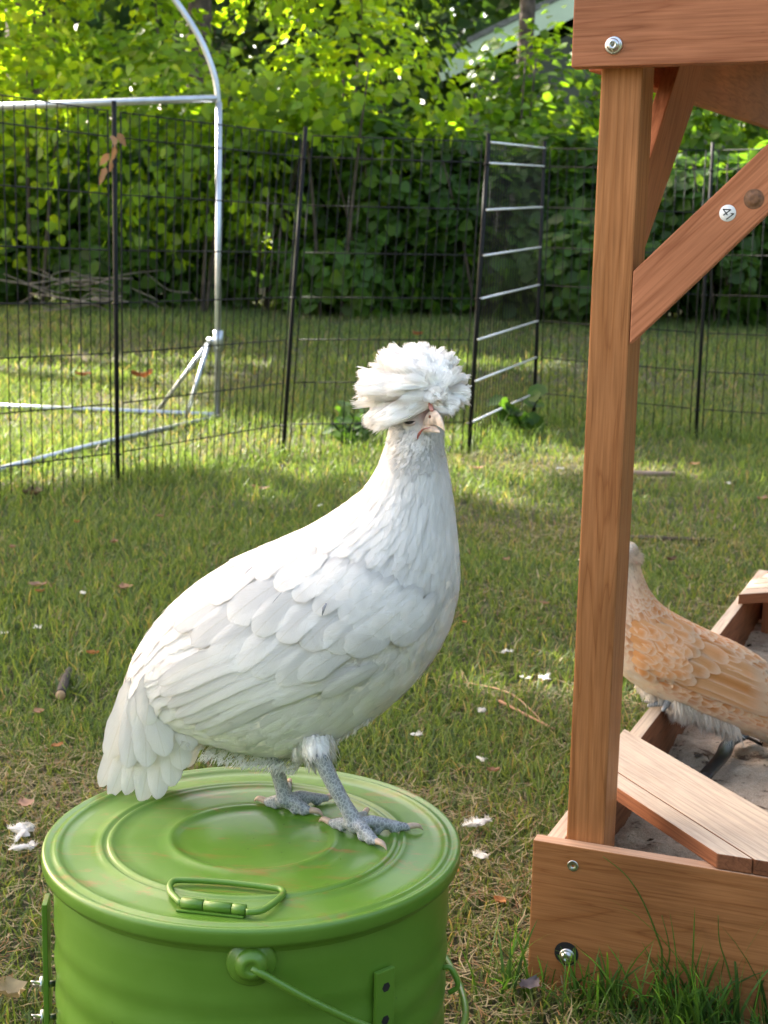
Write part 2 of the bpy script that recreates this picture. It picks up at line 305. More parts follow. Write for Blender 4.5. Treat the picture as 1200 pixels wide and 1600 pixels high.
# ---------------------------------------------------------------- grass
def in_things(x, y):
    dx = x-C0[0]; dy = y-C0[1]; a = dx*e1[0]+dy*e1[1]; bb = dx*e2[0]+dy*e2[1]
    return ((a > .012) & (a < 1.5) & (bb > .0) & (bb < 1.6)) | ((x-LC[0])**2+(y-LC[1])**2 < (LR*.93)**2)
def fbm(x, y, s, seed):
    r = np.random.default_rng(seed); v = 0
    for k in range(5):
        a = r.uniform(0, 6.28); f = s*1.7**k; v = v+np.sin((x*math.cos(a)+y*math.sin(a))*f+r.uniform(0, 6)+1.3*np.sin((x*math.sin(a)-y*math.cos(a))*f*.8))/1.5**k
    return v/2.2
def blades(x, y, h, lean, wd, colr, seg=3, bend=.5, z0=0):
    n = len(x); az = rng.uniform(0, 2*math.pi, n); fc = rng.uniform(0, math.pi, n)
    D = np.stack([np.cos(az), np.sin(az)], -1); Sx = np.stack([np.cos(fc), np.sin(fc), np.zeros(n)], -1)
    ts = np.linspace(0, 1, seg+1); rows = []; base = np.stack([x, y, gz(x, y)-.002+z0], -1)
    for q in ts:
        off = lean*h*(q*(1-bend)+bend*q*q)*1.0; zz = h*q*np.sqrt(np.clip(1-(lean*q*.8)**2, .03, 1))
        c = base+np.stack([D[:, 0]*off, D[:, 1]*off, zz], -1)
        if q < 1: wv = (wd*(1-q**2*.65))[:, None]*Sx*.5; rows += [c-wv, c+wv]
        else: rows.append(c)
    V = np.stack(rows, 1); k = V.shape[1]; i = (np.arange(n)*k)[:, None]
    Q = np.concatenate([np.stack([i[:, 0]+2*s, i[:, 0]+2*s+1, i[:, 0]+2*s+3, i[:, 0]+2*s+2], -1) for s in range(seg-1)]) if seg > 1 else None
    s = seg-1; T = np.stack([i[:, 0]+2*s, i[:, 0]+2*s+1, i[:, 0]+2*s+2], -1)
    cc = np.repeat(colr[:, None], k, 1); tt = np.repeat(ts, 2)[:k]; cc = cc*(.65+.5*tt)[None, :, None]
    return V.reshape(-1, 3), Q, T, cc.reshape(-1, 3)
def scatter(n, y0, y1, mx=1.35):
    u = rng.random(n); y = np.sqrt(y0*y0+u*(y1*y1-y0*y0)); x = rng.uniform(-1, 1, n)*(y*.285*mx+.12); k = ~in_things(x, y); return x[k], y[k]
def green(n, patch):
    g1 = np.array([.105, .170, .050]); g2 = np.array([.215, .275, .088]); g3 = np.array([.070, .118, .048])
    a = rng.random((n, 1)); c = g1*(1-a)+np.where(rng.random((n, 1)) < .35, g3, g2)*a; p = patch[:, None]
    c = c*(1-.35*np.clip(p, 0, 1))+np.array([.16, .16, .05])*.35*np.clip(p, 0, 1)
    dry = rng.random(n) < .07+.13*np.clip(patch, 0, 1); c[dry] = np.array([.36, .29, .15])*rng.uniform(.6, 1.15, (dry.sum(), 1)); return c
acc = Acc()
for (n, y0, y1, hh, seg, wd) in ((62000, .95, 2.4, .027, 3, .0024), (70000, 2.4, 4.4, .034, 2, .0036), (75000, 4.4, 8, .045, 2, .0048), (60000, 8, 13, .06, 1, .011)):
    x, y = scatter(n, y0, y1); pt = fbm(x, y, 2.2, 3)
    keep = rng.random(len(x)) < np.clip(.90-.40*pt, .4, 1); x, y, pt = x[keep], y[keep], pt[keep]; n = len(x)
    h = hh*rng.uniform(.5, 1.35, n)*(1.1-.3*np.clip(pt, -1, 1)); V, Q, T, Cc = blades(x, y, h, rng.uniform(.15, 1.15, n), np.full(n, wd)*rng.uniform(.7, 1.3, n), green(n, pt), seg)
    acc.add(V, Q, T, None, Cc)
tag(link('grass', acc.mesh('grass'), M_grass), 'short patchy green lawn grass covering the ground', 'grass', kind='stuff')
acc = Acc()                              # dry thatch lying between the blades
for (n, y0, y1, ln, wd) in ((60000, .95, 2.6, .034, .0015), (36000, 2.6, 6, .05, .0026)):
    x, y = scatter(n, y0, y1); pt = fbm(x, y, 2.2, 3); keep = rng.random(len(x)) < np.clip(.30+.6*pt, .06, 1); x, y = x[keep], y[keep]; n = len(x)
    az = rng.uniform(0, 6.28, n); L = ln*rng.uniform(.4, 1.5, n); D = np.stack([np.cos(az), np.sin(az), rng.normal(0, .16, n)], -1); S = np.stack([-np.sin(az), np.cos(az), 0*az], -1)
    B0 = np.stack([x, y, gz(x, y)+rng.uniform(.002, .018, n)], -1); cur = rng.normal(0, .25, n)[:, None]
    P = [B0-S*wd/2, B0+S*wd/2, B0+D*L[:, None]*.5+S*(wd/2)+S*cur*L[:, None]*.5, B0+D*L[:, None]*.5-S*(wd/2)+S*cur*L[:, None]*.5, B0+D*L[:, None]]
    V = np.stack(P, 1); i = np.arange(n)*5
    cc = np.array([.36, .305, .17])*rng.uniform(.5, 1.2, (n, 1))*np.array([1, 1, 1]); cc[rng.random(n) < .25] *= np.array([.75, .5, .4])
    acc.add(V.reshape(-1, 3), np.stack([i, i+1, i+2, i+3], -1), np.stack([i+3, i+2, i+4], -1), None, np.repeat(cc[:, None], 5, 1).reshape(-1, 3))
tag(link('dry_thatch', acc.mesh('thatch'), M_dead), 'dry straw coloured thatch lying between the grass blades', 'dry grass', kind='stuff')
acc = Acc()                              # taller tufts: along the front board, beside the bucket and along the fence foot
n = 900; a = rng.uniform(-.02, .9, n); d = -np.abs(rng.normal(0, .035, n))-.004; cl = rng.integers(0, 34, n); ca = rng.uniform(-.02, .6, 34); a = np.where(rng.random(n) < .75, ca[cl]+rng.normal(0, .016, n), a)
x = G0[0]+e1[0]*a+e2[0]*d; y = G0[1]+e1[1]*a+e2[1]*d; h = rng.uniform(.035, .095, n)*np.where(rng.random(n) < .06, 1.7, 1)
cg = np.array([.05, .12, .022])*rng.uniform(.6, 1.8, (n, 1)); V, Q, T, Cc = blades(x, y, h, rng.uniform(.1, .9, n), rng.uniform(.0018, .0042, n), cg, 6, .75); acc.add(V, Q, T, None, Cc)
tag(link('tall_grass', acc.mesh('tall_grass'), M_grass), 'taller dark green grass tufts growing against the front board of the sandbox', 'grass', kind='stuff')

# ---------------------------------------------------------------- wire fence
nodes = {}
A = at_g(184, 766); B = at_g(440, 713); Cn = at_g(731, 708); D = at_g(834, 656); E = at_g(1087, 684)
L1 = at_g(0, 793); dl = norm((L1-A)*[1, 1, 0]); Z = A+dl*1.1; Fn = at_g(1235, 701); Fn = E+norm((Fn-E)*[1, 1, 0])*1.0
fpts = [Z, A, B, Cn, D, E, Fn]; FH = 1.31; leans = [np.array([q, 0, 0]) for q in (0, 0, .085, .045, .0, .0, 0)]
fence = empty('wire_fence', A, 'black folding wire pen fence of narrow panels crossing the lawn behind the white hen', 'fence')
def straight(acc, p, q, r, n=6): tube(acc, [p, (np.asarray(p)+q)/2, q], r, n)
hs = [0, .085, .277, .467, .648, .822, 1.0, 1.175]
for k in range(len(fpts)-1):
    p, q = fpts[k].copy(), fpts[k+1].copy(); d = q-p; ln = np.linalg.norm(d[:2]); dn = norm(d*[1, 1, 0]); acc = Acc(); r = .0019
    # a panel is a flat frame: the wires keep level lines between its own two ends
    zt = lambda s: (p[2]*(1-s)+q[2]*s)+FH; lv = lambda s, z: (leans[k]*(1-s)+leans[k+1]*s)*(z/FH); a0, a1 = .03/ln, 1-.03/ln
    for hh in hs:
        s0, s1 = (a0, a1); P0 = p+dn*ln*s0; P1 = p+dn*ln*s1; P0[2] = zt(s0)-hh; P1[2] = zt(s1)-hh
        straight(acc, P0+lv(s0, FH-hh), P1+lv(s1, FH-hh), r*1.25)
    m_ = max(4, int(ln/.046)); 
    for j in range(m_+1):
        s = a0+(a1-a0)*j/m_; P0 = p+dn*ln*s; T0 = P0.copy(); T0[2] = zt(s); P0[2] = zt(s)-FH-.02+(0 if 0 < j < m_ else 0)
        T0 = T0+lv(s, FH); straight(acc, P0, T0, r*(1.0 if 0 < j < m_ else 1.6), 5)
    pn = link('wire_panel', acc.mesh('wire_panel'), M_galv if k == 3 and False else M_black, fence)
    if k == 3:                             # the gate panel: bare metal cross bars facing the light
        pn['label'] = 'narrow gate panel with seven shiny bare metal cross bars'
        acc = Acc(); nrm = np.array([dn[1], -dn[0], 0])
        if nrm[1] > 0: nrm = -nrm
        for hh in hs:
            P0 = p+dn*(.02); P1 = p+dn*(ln-.02); P0[2] = p[2]+FH-hh; P1[2] = q[2]+FH-hh; straight(acc, P0+nrm*.006+lv(0, FH-hh), P1+nrm*.006+lv(1, FH-hh), .0045, 8)
        sub('cross_bars', acc.mesh('cross_bars'), plain('bare_wire', (.85, .86, .88), .35, .4, .05), pn)
for k, p in enumerate(fpts):
    acc = Acc(); off = np.array([.0, 0, FH+.035])+leans[k]; lean = np.array([.0, 0, 0])
    tube(acc, [p-[0, 0, .1], p+off*.5, p+off], [.0085, .0085, .0085], 10)
    for hh in (.09, .65, 1.18): o_ = p+leans[k]*(FH-hh)/FH; tube(acc, [o_+[-.014, 0, FH-hh], o_+[0, -.012, FH-hh], o_+[.014, 0, FH-hh]], .0035, 6)
    link('fence_post', acc.mesh('fence_post'), M_black, fence)

acc = Acc()
for k in range(len(fpts)-1):
    p, q = fpts[k], fpts[k+1]; n = int(500*np.linalg.norm(q-p)); f = rng.uniform(0, 1, (n, 1)); f = np.clip(f+.06*np.sin(f*37), 0, 1); X_ = (p*(1-f)+q*f)+rng.normal(0, .09, (n, 3)); x, y = X_[:, 0], X_[:, 1]
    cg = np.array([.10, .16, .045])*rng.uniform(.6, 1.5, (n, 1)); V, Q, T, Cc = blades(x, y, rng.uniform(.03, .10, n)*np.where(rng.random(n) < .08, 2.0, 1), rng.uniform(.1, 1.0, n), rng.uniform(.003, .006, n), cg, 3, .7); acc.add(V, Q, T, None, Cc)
tag(link('fence_grass', acc.mesh('fence_grass'), M_grass), 'taller unmown grass growing along the foot of the wire fence', 'grass', kind='stuff')
# ---------------------------------------------------------------- metal pipe frame of a run
T0 = at_g(340, 655); TL = at_g(-120, 636); TN = at_g(-140, 770); nrm = norm(np.cross(norm((TL-T0)*[1, 1, 0]), ez))
fr = empty('pipe_frame', T0, 'galvanised steel pipe frame of a chicken run standing on the sunny lawn beyond the fence', 'pipe frame')
TT = at_pl(342, 160, T0, nrm)
def part_tube(name, pts, r, parent, mat, n=12):
    a = Acc(); tube(a, pts, r, n); return link(name, a.mesh(name), mat, parent)
part_tube('corner_pipe', [T0, (T0+TT)/2, TT], .015, fr, M_galv)
part_tube('arched_pipe', smooth_path([at_pl(*q, T0, nrm) for q in ((342, 165), (336, 122), (319, 74), (298, 36), (272, -2), (228, -58), (165, -110), (60, -160))]), .014, fr, M_galv)
part_tube('cross_pipe', [at_pl(340, 154, T0, nrm), at_pl(170, 160, T0, nrm), at_pl(-120, 171, T0, nrm)], .017, fr, M_galv)
part_tube('ground_pipe', [T0+[0, 0, .02], (T0+TL)/2+[0, 0, .02], TL+[0, 0, .02]], .014, fr, M_galv)
part_tube('ground_pipe', [T0+[0, 0, .01], (T0+TN)/2+[0, 0, .016], TN+[0, 0, .0]], .013, fr, M_galv)
K = at_pl(328, 533, T0, nrm); b1 = at_g(248, 646)+[0, 0, .02]; b2 = at_g(290, 660)+[0, 0, .02]
part_tube('brace_pipe', [K, (K+b1)/2, b1], .011, fr, M_galv); part_tube('brace_pipe', [K, (K+b2)/2, b2], .011, fr, M_galv)
a = Acc(); Kc = at_pl(341, 533, T0, nrm); tube(a, [Kc-[0, 0, .05], Kc, Kc+[0, 0, .05]], .024, 12); tube(a, [Kc, (Kc+K)/2, K+(K-Kc)*.3], .018, 10)
link('clamp', a.mesh('clamp'), M_galv, fr)

# ---------------------------------------------------------------- sandbox
box = empty('sandbox', G0, 'brown stained wooden sandbox with corner post and roof beam beside the bucket', 'sandbox')
def bpart(name, poly, O, ex, ey, ez_, h, mat, grain=(1, 0), bevel=.0015):
    return link(name, prism(name, poly, O, ex, ey, ez_, h, grain, bevel), mat, box)
rect = lambda a, b, c, d: [(a, b), (c, b), (c, d), (a, d)]
WB = 1.25
fb = bpart('front_board', rect(0, 0, WB, HB+.02), G0-[0, 0, .02], e1, ez, e2, .018, M_stain)
sa = .037; s_d = norm(e2*math.cos(sa)+e1*math.sin(sa)); s_n = np.cross(ez, s_d)*-1
if s_n@e1 < 0: s_n = -s_n
bpart('side_board', rect(0, 0, 1.62, HB+.02-.002), G0+e1*.010+e2*.0185-[0, 0, .02], s_d, ez, s_n, .020, M_pale)
bpart('back_board', rect(.09, 0, WB, HB+.02), G0+e2*1.60-[0, 0, .02], e1, ez, e2, .018, M_stain)
bpart('side_board', rect(0, 0, 1.58, HB+.02-.002), G0+e1*(WB-.03)+e2*.0185-[0, 0, .02], e2, ez, e1, .020, M_pale)
ZB = .988                                 # underside of the beam
bpart('corner_post', rect(.0325, .0187, .074, .080), G0+[0, 0, .02], e1, e2, ez, ZB-.02, M_red, bevel=.002).data
# grain of an upright post runs up: rebuild its coordinate
def upright(name, a0, b0, a1, b1, z0, z1, mat):
    me = prism(name, rect(z0, a0, z1, a1), G0+e2*b0, ez, e1, e2, b1-b0, (1, 0), .002); return link(name, me, mat, box)
o = [c for c in box.children if c.name.startswith('corner_post')][0]; bpy.data.objects.remove(o)
upright('corner_post', .0325, .0187, .074, .084, .02, ZB+.10, M_stain)
upright('corner_post', WB-.074, .0187, WB-.0325, .084, .02, ZB+.10, M_stain)
bpart('roof_beam', rect(.006, 0, WB, .13), G0+[0, 0, ZB], e1, ez, e2, .018, M_red)
# side beam: rises gently towards the back
O2 = G0+e1*.012+e2*.0187; q0 = at_pl(920, 112, O2, e1); q1 = at_pl(1200, 203, O2, e1); sb_d = norm(q1-q0); sb_u = norm(np.cross(e1, sb_d)); sb_u = sb_u if sb_u[2] > 0 else -sb_u
bpart('side_beam', rect(0, 0, 1.75, .12), q0, sb_d, sb_u, e1, .018, M_red)
bpart('roof_panel', rect(-.04, -.03, WB+.03, 1.75), q0+sb_u*.122-e1*.012, e1, sb_d, np.cross(e1, sb_d), .014, M_stain)
# diagonal braces
O3 = G0+e2*.0187; pts = [at_pl(*q, O3, e2) for q in ((984, 424), (976, 538), (1200, 330), (1200, 222))]; L3 = [((p-O3)@e1, (p-O3)@ez) for p in pts]
def ext(p, q, k): return (q[0]+(q[0]-p[0])*k, q[1]+(q[1]-p[1])*k)
dxy = (L3[3][0]-L3[0][0], L3[3][1]-L3[0][1]); x0 = .0745
lo = (x0, L3[1][1]); hi = (x0, L3[0][1]); br = bpart('diagonal_brace', [lo, ext(L3[1], L3[2], .62), ext(L3[0], L3[3], .55), hi], O3, e1, ez, e2, .018, M_red, dxy)
O4 = G0+e1*.046; pz = [at_pl(*q, O4, e1) for q in ((1000, 410), (1006, 300), (1040, 100), (1078, 100))]; L4 = [((p-O4)@e2, (p-O4)@ez) for p in pz]
bpart('diagonal_brace', [(.0845, L4[0][1]-.02), (.0845, L4[0][1]+.07), (L4[2][0], L4[2][1]), (L4[3][0]+.03, L4[3][1])], O4, e2, ez, e1, .018, M_red, (L4[3][0]-L4[0][0], L4[3][1]-L4[0][1]))
# corner seat of tongue-and-groove planks
dS = norm(np.array([.19, -.21])); nS = np.array([-dS[1], dS[0]])
def lineat(p, d, b): k = (b-p[1])/d[1]; return (p[0]+d[0]*k, b)
def linea(p, d, a): k = (a-p[0])/d[0]; return (a, p[1]+d[1]*k)
pN = np.array(loc(at_z(1137, 1345, HB+.017)))
for w0, w1 in ((0, .027), (.0283, .123)):
    p0 = pN+nS*w0; p1 = pN+nS*w1
    bpart('seat_plank', [linea(p0, dS, .022), lineat(p0, dS, .001), lineat(p1, dS, .001), linea(p1, dS, .026)], G0+[0, 0, HB+.0006], e1, e2, ez, .017, M_pale, tuple(dS))
# the far corner seat
pF = np.array(loc(at_z(1154, 929, HB+.02))); dG = norm(np.array(loc(at_z(1200, 926, HB+.02)))-pF); dH = norm(np.array(loc(at_z(1200, 895, HB+.02)))-pF)
for i in range(4):
    o0 = pF+dH*i*.058; bpart('seat_plank', [tuple(o0), tuple(o0+dG*.34), tuple(o0+dG*.34+dH*.055), tuple(o0+dH*.055)], G0+[0, 0, HB+.0006], e1, e2, ez, .020, M_pale, tuple(dG))
upright('corner_post', .10, 1.525, .142, 1.598, .02, .32, M_red)
for i in range(3): upright('inner_slat', .10+i*.07, 1.44, .135+i*.07, 1.455, .01, HB-.002, M_red)
# screws and bolts
def disc_lathe(name, px, py, o, nrm, prof, mat, parent, n=28, level2=False):
    c = at_pl(px, py, o, nrm); z = norm(nrm); x = norm(np.cross(z, ez)); y = np.cross(z, x); prof = np.array(prof); th = np.linspace(0, 2*math.pi, n, endpoint=False)
    V = c+prof[:, 0, None, None]*(np.cos(th)[None, :, None]*x+np.sin(th)[None, :, None]*y)+prof[:, 1, None, None]*z
    m_ = len(prof); i = np.arange(m_-1)[:, None]*n; j = np.arange(n)[None]; k = (j+1) % n
    me = np_mesh(name, V.reshape(-1, 3), np.stack([i+j, i+k, i+n+k, i+n+j], -1).reshape(-1, 4)); return link(name, me, mat, parent)
nf = -e2
bolt = [(.0088, 0), (.0088, .0012), (.0072, .0026), (.0064, .0022), (.0062, .0045), (.004, .006), (.0022, .0062), (.0018, .003), (.0001, .0022)]
disc_lathe('bolt', 959, 71, G0, nf, bolt, M_metal, box)
disc_lathe('bolt', 886, 1494, G0, nf, [(.0115, 0.0004)]+bolt, M_metal, box)
disc_lathe('recess', 885, 1490, G0-e2*.0002, nf, [(.0135, .0001), (.0115, .0003), (.0001, .0002)], M_ink, box)
disc_lathe('screw', 895, 1353, G0, nf, [(.0062, 0), (.0058, .0007), (.0046, .0003), (.002, .0006), (.0015, -.0004), (.0001, -.0006)], M_metal, box)
knot = disc_lathe('knot', 1178, 311, O3, nf, [(.0098, .0002), (.0085, .0005), (.006, .0004), (.0058, .0007), (.003, .0004), (.0001, .0006)], plain('dark_knot', (.17, .075, .032), .6, 0, .35, 300), box)
# numbered sticker on the brace: white disc with the figures 41 as strokes
sc_c = at_pl(1137, 333, O3, e2); disc_lathe('number_sticker', 1137, 333, O3, nf, [(.0082, .0001), (.0080, .0004), (.0001, .0004)], M_white, box)
def strokes(name, segs, o, x, y, z, wd, mat, parent):
    bm = bmesh.new()
    for (p, q) in segs:
        p = np.array(p); q = np.array(q); d = norm(q-p); s = np.array([-d[1], d[0]])*wd/2; p = p-d*wd*.4; q = q+d*wd*.4
        vs = [bm.verts.new(Vector((o+x*c[0]+y*c[1]+z).tolist())) for c in (p-s, q-s, q+s, p+s)]; bm.faces.new(vs)
        z = z*1.03
    return link(name, bm_mesh(name, bm), mat, parent)
th = rad(-52); sx = e1*math.cos(th)+ez*math.sin(th); sy = -e1*math.sin(th)+ez*math.cos(th); k = .0042
strokes('sticker_figures', [((-.2*k, -1*k), (-.2*k, 1*k)), ((-.2*k, 1*k), (-1.35*k, -.3*k)), ((-1.35*k, -.3*k), (.25*k, -.3*k)), ((1.0*k, -1*k), (1.0*k, 1*k)), ((1.0*k, 1*k), (.6*k, .6*k))], sc_c, sx, sy, -e2*.0006, .0010, M_ink, box)
# sand
sx_ = np.linspace(.035, WB-.035, 110); sy_ = np.linspace(.02, 1.59, 150); SX, SY = np.meshgrid(sx_, sy_, indexing='ij')
SZ = .085+.010*fbm(SX, SY, 9, 11)+.006*fbm(SX, SY, 31, 12)+.004*fbm(SX, SY, 85, 13)
W3 = G0[None, None]+SX[..., None]*e1+SY[..., None]*e2; W3[..., 2] = SZ; nx, ny = SX.shape; ii = np.arange(nx-1)[:, None]*ny+np.arange(ny-1)[None]
m, t, b = newmat('sand'); tc = N(t, 'ShaderNodeTexCoord'); n = N(t, 'ShaderNodeTexNoise', Scale=28.0, Detail=8.0, Roughness=.7); t.links.new(tc.outputs['Object'], n.inputs['Vector'])
n2 = N(t, 'ShaderNodeTexNoise', Scale=600.0, Detail=3.0); t.links.new(tc.outputs['Object'], n2.inputs['Vector'])
r = ramp(t, n.outputs[0], [(.36, (.14, .09, .06)), (.44, (.52, .41, .30)), (.7, (.70, .58, .45))]); r2 = ramp(t, n2.outputs[0], [(.35, (.7,)*3), (.65, (1.1,)*3)])
t.links.new(mixc(t, 1.0, r.outputs[0], r2.outputs[0], 'MULTIPLY'), b.inputs['Base Color']); b.inputs['Roughness'].default_value = .95; bump(t, b, n.outputs[0], .8, .01)
tag(link('sand', np_mesh('sand', W3.reshape(-1, 3), np.stack([ii, ii+ny, ii+ny+1, ii+1], -1).reshape(-1, 4)), m), 'pale lumpy sand filling the wooden sandbox', 'sand', kind='stuff')
acc = Acc(); n = 900; u_, v_ = rng.uniform(.04, WB-.04, n), rng.uniform(.03, 1.55, n); q_ = G0+u_[:, None]*e1+v_[:, None]*e2
iu = np.clip(np.searchsorted(sx_, u_), 0, len(sx_)-1); iv = np.clip(np.searchsorted(sy_, v_), 0, len(sy_)-1); q_[:, 2] = SZ[iu, iv]+.001
an_ = rng.uniform(0, 6.28, n); L_ = rng.uniform(.002, .008, n)*np.where(rng.random(n) < .12, 2.2, 1); d_ = np.stack([np.cos(an_), np.sin(an_), rng.normal(0, .2, n)], -1)*L_[:, None]; s_ = np.stack([-np.sin(an_), np.cos(an_), 0*an_], -1)*(L_*.35)[:, None]; V = np.stack([q_-d_, q_+s_, q_+d_+[0, 0, .001], q_-s_+[0, 0, .002]], 1); i = np.arange(n)*4
acc.add(V.reshape(-1, 3), np.stack([i, i+1, i+2, i+3], -1), None, None, np.repeat((np.array([.10, .065, .04])*rng.uniform(.3, 2.2, (n, 1)))[:, None], 4, 1).reshape(-1, 3))
tag(link('sand_debris', acc.mesh('sand_debris'), M_dead), 'small dark bark crumbs and droppings scattered over the sand', 'debris', kind='stuff')
# bent black plastic strip lying on the sand
bp = [at_z(*q, .105) for q in ((1098, 1216), (1128, 1182), (1140, 1160), (1168, 1150), (1198, 1162))]
a = Acc(); P = smooth_path(bp, 5); tube(a, P, .011, 8, True, .45); tag(link('plastic_strip', a.mesh('strip'), M_plastic), 'bent black plastic strip lying on the sand in the sandbox', 'plastic strip')

# ---------------------------------------------------------------- bucket
bk = empty('metal_bucket', (LC[0], LC[1], 0), 'lime green painted metal bucket with ringed lid under the white hen', 'bucket')
a = Acc(); BR = .1705; pr = []
for i in range(61):
    z = -.03-(LID-.04)*i/60; f = i/60; pr.append((BR-.002*f+-.0009*math.sin((z+.05)*2*math.pi/.034)*min(1, max(0, (-z-.052)/.02)), z))
lathe(a, [(BR-.002, -.008)]+pr+[(.01, -LID+.006)], LC, 128); link('bucket_body', a.mesh('bucket_body'), M_green, bk)
a = Acc(); R = LR
prof = [(.0005, 0), (.30*R, 0), (.345*R, .0002), (.37*R, .0016), (.385*R, .0030), (.40*R, .0036), (.415*R, .0030), (.43*R, .0018), (.47*R, .0014), (.52*R, .0014), (.60*R, .0013), (.655*R, .0015), (.668*R, .0030), (.680*R, .0042), (.694*R, .0030), (.704*R, .0010), (.716*R, .0028), (.728*R, .0036), (.74*R, .0020), (.78*R, .0010), (.86*R, .0004), (.900*R, .0002), (.915*R, .0018), (.928*R, .0034), (.942*R, .0030), (.952*R, .0016), (.965*R, .0016), (.978*R, .0030), (.990*R, .0026), (.998*R, .0008), (R, -.0016), (.999*R, -.0085), (.992*R, -.0118), (.980*R, -.0128), (.966*R, -.0125), (.955*R, -.016), (.945*R, -.02)]
lathe(a, prof, LC, 160); lid = link('lid', a.mesh('lid'), M_green, bk)
# lid handle: hinge plate with a swinging wire loop (pixels give the outline on the lid's plane)
hz = LID+.006; q = [at_z(*p, hz) for p in ((284, 1412), (266, 1392), (270, 1377), (296, 1375), (350, 1378), (420, 1386), (441, 1391), (438, 1402), (410, 1422), (384, 1425))]
a = Acc(); tube(a, smooth_path(q, 5), .0026, 10); link('lid_handle', a.mesh('lid_handle'), M_green, lid) if False else None
def subw(name, me, mat, part):            # sub-part whose mesh is in world coordinates
    o = bpy.data.objects.new(name, me); col.objects.link(o); me.materials.append(mat); o.parent = part; o.matrix_parent_inverse = Matrix.Identity(4); return o
subw('lid_handle', a.mesh('lid_handle'), M_green, lid)
hp0 = at_z(277, 1419, LID+.002); hp1 = at_z(382, 1430, LID+.002); hx = norm(hp1-hp0); hy = np.cross(ez, hx); a = Acc()
subw('hinge_plate', prism('hinge_plate', rect(0, -.004, float(np.linalg.norm(hp1-hp0)), .012), hp0-[0, 0, .001], hx, hy, ez, .0015, bevel=.0004), M_green, lid)
h0 = at_z(284, 1410, hz); h1 = at_z(384, 1422, hz)
for f0, f1 in ((0, .34), (.36, .78), (.80, 1)): tube(a, [h0+(h1-h0)*f0, h0+(h1-h0)*(f0+f1)/2, h0+(h1-h0)*f1], .0042, 12)
subw('hinge_barrel', a.mesh('hinge_barrel'), M_green, lid)
# ear boss and bail
def cyl_az(px, py, extra=0):              # where a pixel's sight line meets the bucket wall
    d = ray(px, py); o = CC-LC; A_ = d[0]**2+d[1]**2; B_ = 2*(o[0]*d[0]+o[1]*d[1]); C_ = o[0]**2+o[1]**2-(BR+extra)**2; k = (-B_-math.sqrt(B_*B_-4*A_*C_))/(2*A_); return CC+d*k
ec = cyl_az(393, 1503); en = norm((ec-LC)*[1, 1, 0]); 
def boss(c, n_):
    x = np.cross(n_, ez); a = Acc(); prof = np.array([(.019, -.004), (.019, .001), (.0175, .003), (.013, .0035), (.0125, .0055), (.011, .008), (.008, .0105), (.005, .0115), (.0045, .0108), (.0001, .0108)]); th = np.linspace(0, 2*math.pi, 40, endpoint=False)
    V = c+prof[:, 0, None, None]*(np.cos(th)[None, :, None]*x+np.sin(th)[None, :, None]*ez)+prof[:, 1, None, None]*n_
    i = np.arange(len(prof)-1)[:, None]*40; j = np.arange(40)[None]; k = (j+1) % 40; a.add(V.reshape(-1, 3), np.stack([i+j, i+k, i+40+k, i+40+j], -1).reshape(-1, 4)); return a
link('handle_boss', boss(ec, en).mesh('boss'), M_green, bk)
e_b = np.array([LC[0], LC[1], ec[2]])-en*BR; link('handle_boss', boss(e_b, -en).mesh('boss'), M_green, bk)
sd = np.cross(en, ez)
if sd[0] < 0: sd = -sd
# the bail hangs half down round the right of the bucket
ctr = np.array([LC[0], LC[1], ec[2]]); bl = []
for k_ in range(0, 25):
    an = math.pi*k_/24; rx = BR+.012; s = math.sin(an); bl.append(ctr+en*(math.cos(an)*(rx+.002*s))+sd*(s**.80*(rx+.006))-ez*.125*s**.85)
bl[0] = ec+en*.009; bl[-1] = e_b-en*.009
part_tube('bail_handle', smooth_path(bl, 4), .0031, bk, M_green, 10)
ck = cyl_az(692, 1512); kn = norm((ck-LC)*[1, 1, 0]); 
part_tube('wire_catch', smooth_path([ck, ck+kn*.006+ez*.001, ck+kn*.012-ez*.008, ck+kn*.013-ez*.016, ck+kn*.006-ez*.022], 4), .0022, bk, M_green)
# bracket strips with holes
def strip(px, py, wd, ht, lip):
    c = cyl_az(px, py); n_ = norm((c-LC)*[1, 1, 0]); x = np.cross(ez, n_); 
    if x[0] < 0: x = -x
    me = prism('bracket', rect(-wd/2, -ht, wd/2, 0), c+n_*.0015, x, ez, n_, lip, bevel=.0008); return link('bracket_strip', me, M_green, bk), c, n_, x
st, c, n_, x = strip(596, 1512, .0185, .085, .0045)
for dz in (.014, .042):
    a = Acc(); th = np.linspace(0, 2*math.pi, 6, endpoint=False); o_ = c+n_*.0062-ez*dz; V = np.concatenate([[o_], o_+.0042*(np.cos(th)[:, None]*x+np.sin(th)[:, None]*ez)]); a.add(V, None, [[0, 1+i, 1+(i+1) % 6] for i in range(6)])
    subw('bolt_hole', a.mesh('hole', False), M_ink, st)
lw = LC+np.array([-BR*.992, -BR*.12, 0]); ln_ = norm((lw-LC)*[1, 1, 0]); lx = np.cross(ez, ln_); ztop = at_y(70, 1404, lw[1])[2]
link('bracket_strip', prism('bracket', rect(-.012, ztop-.16, .012, ztop), np.array([lw[0], lw[1], 0])+ln_*.0055, lx, ez, ln_, .0045, bevel=.0008), M_green, bk)
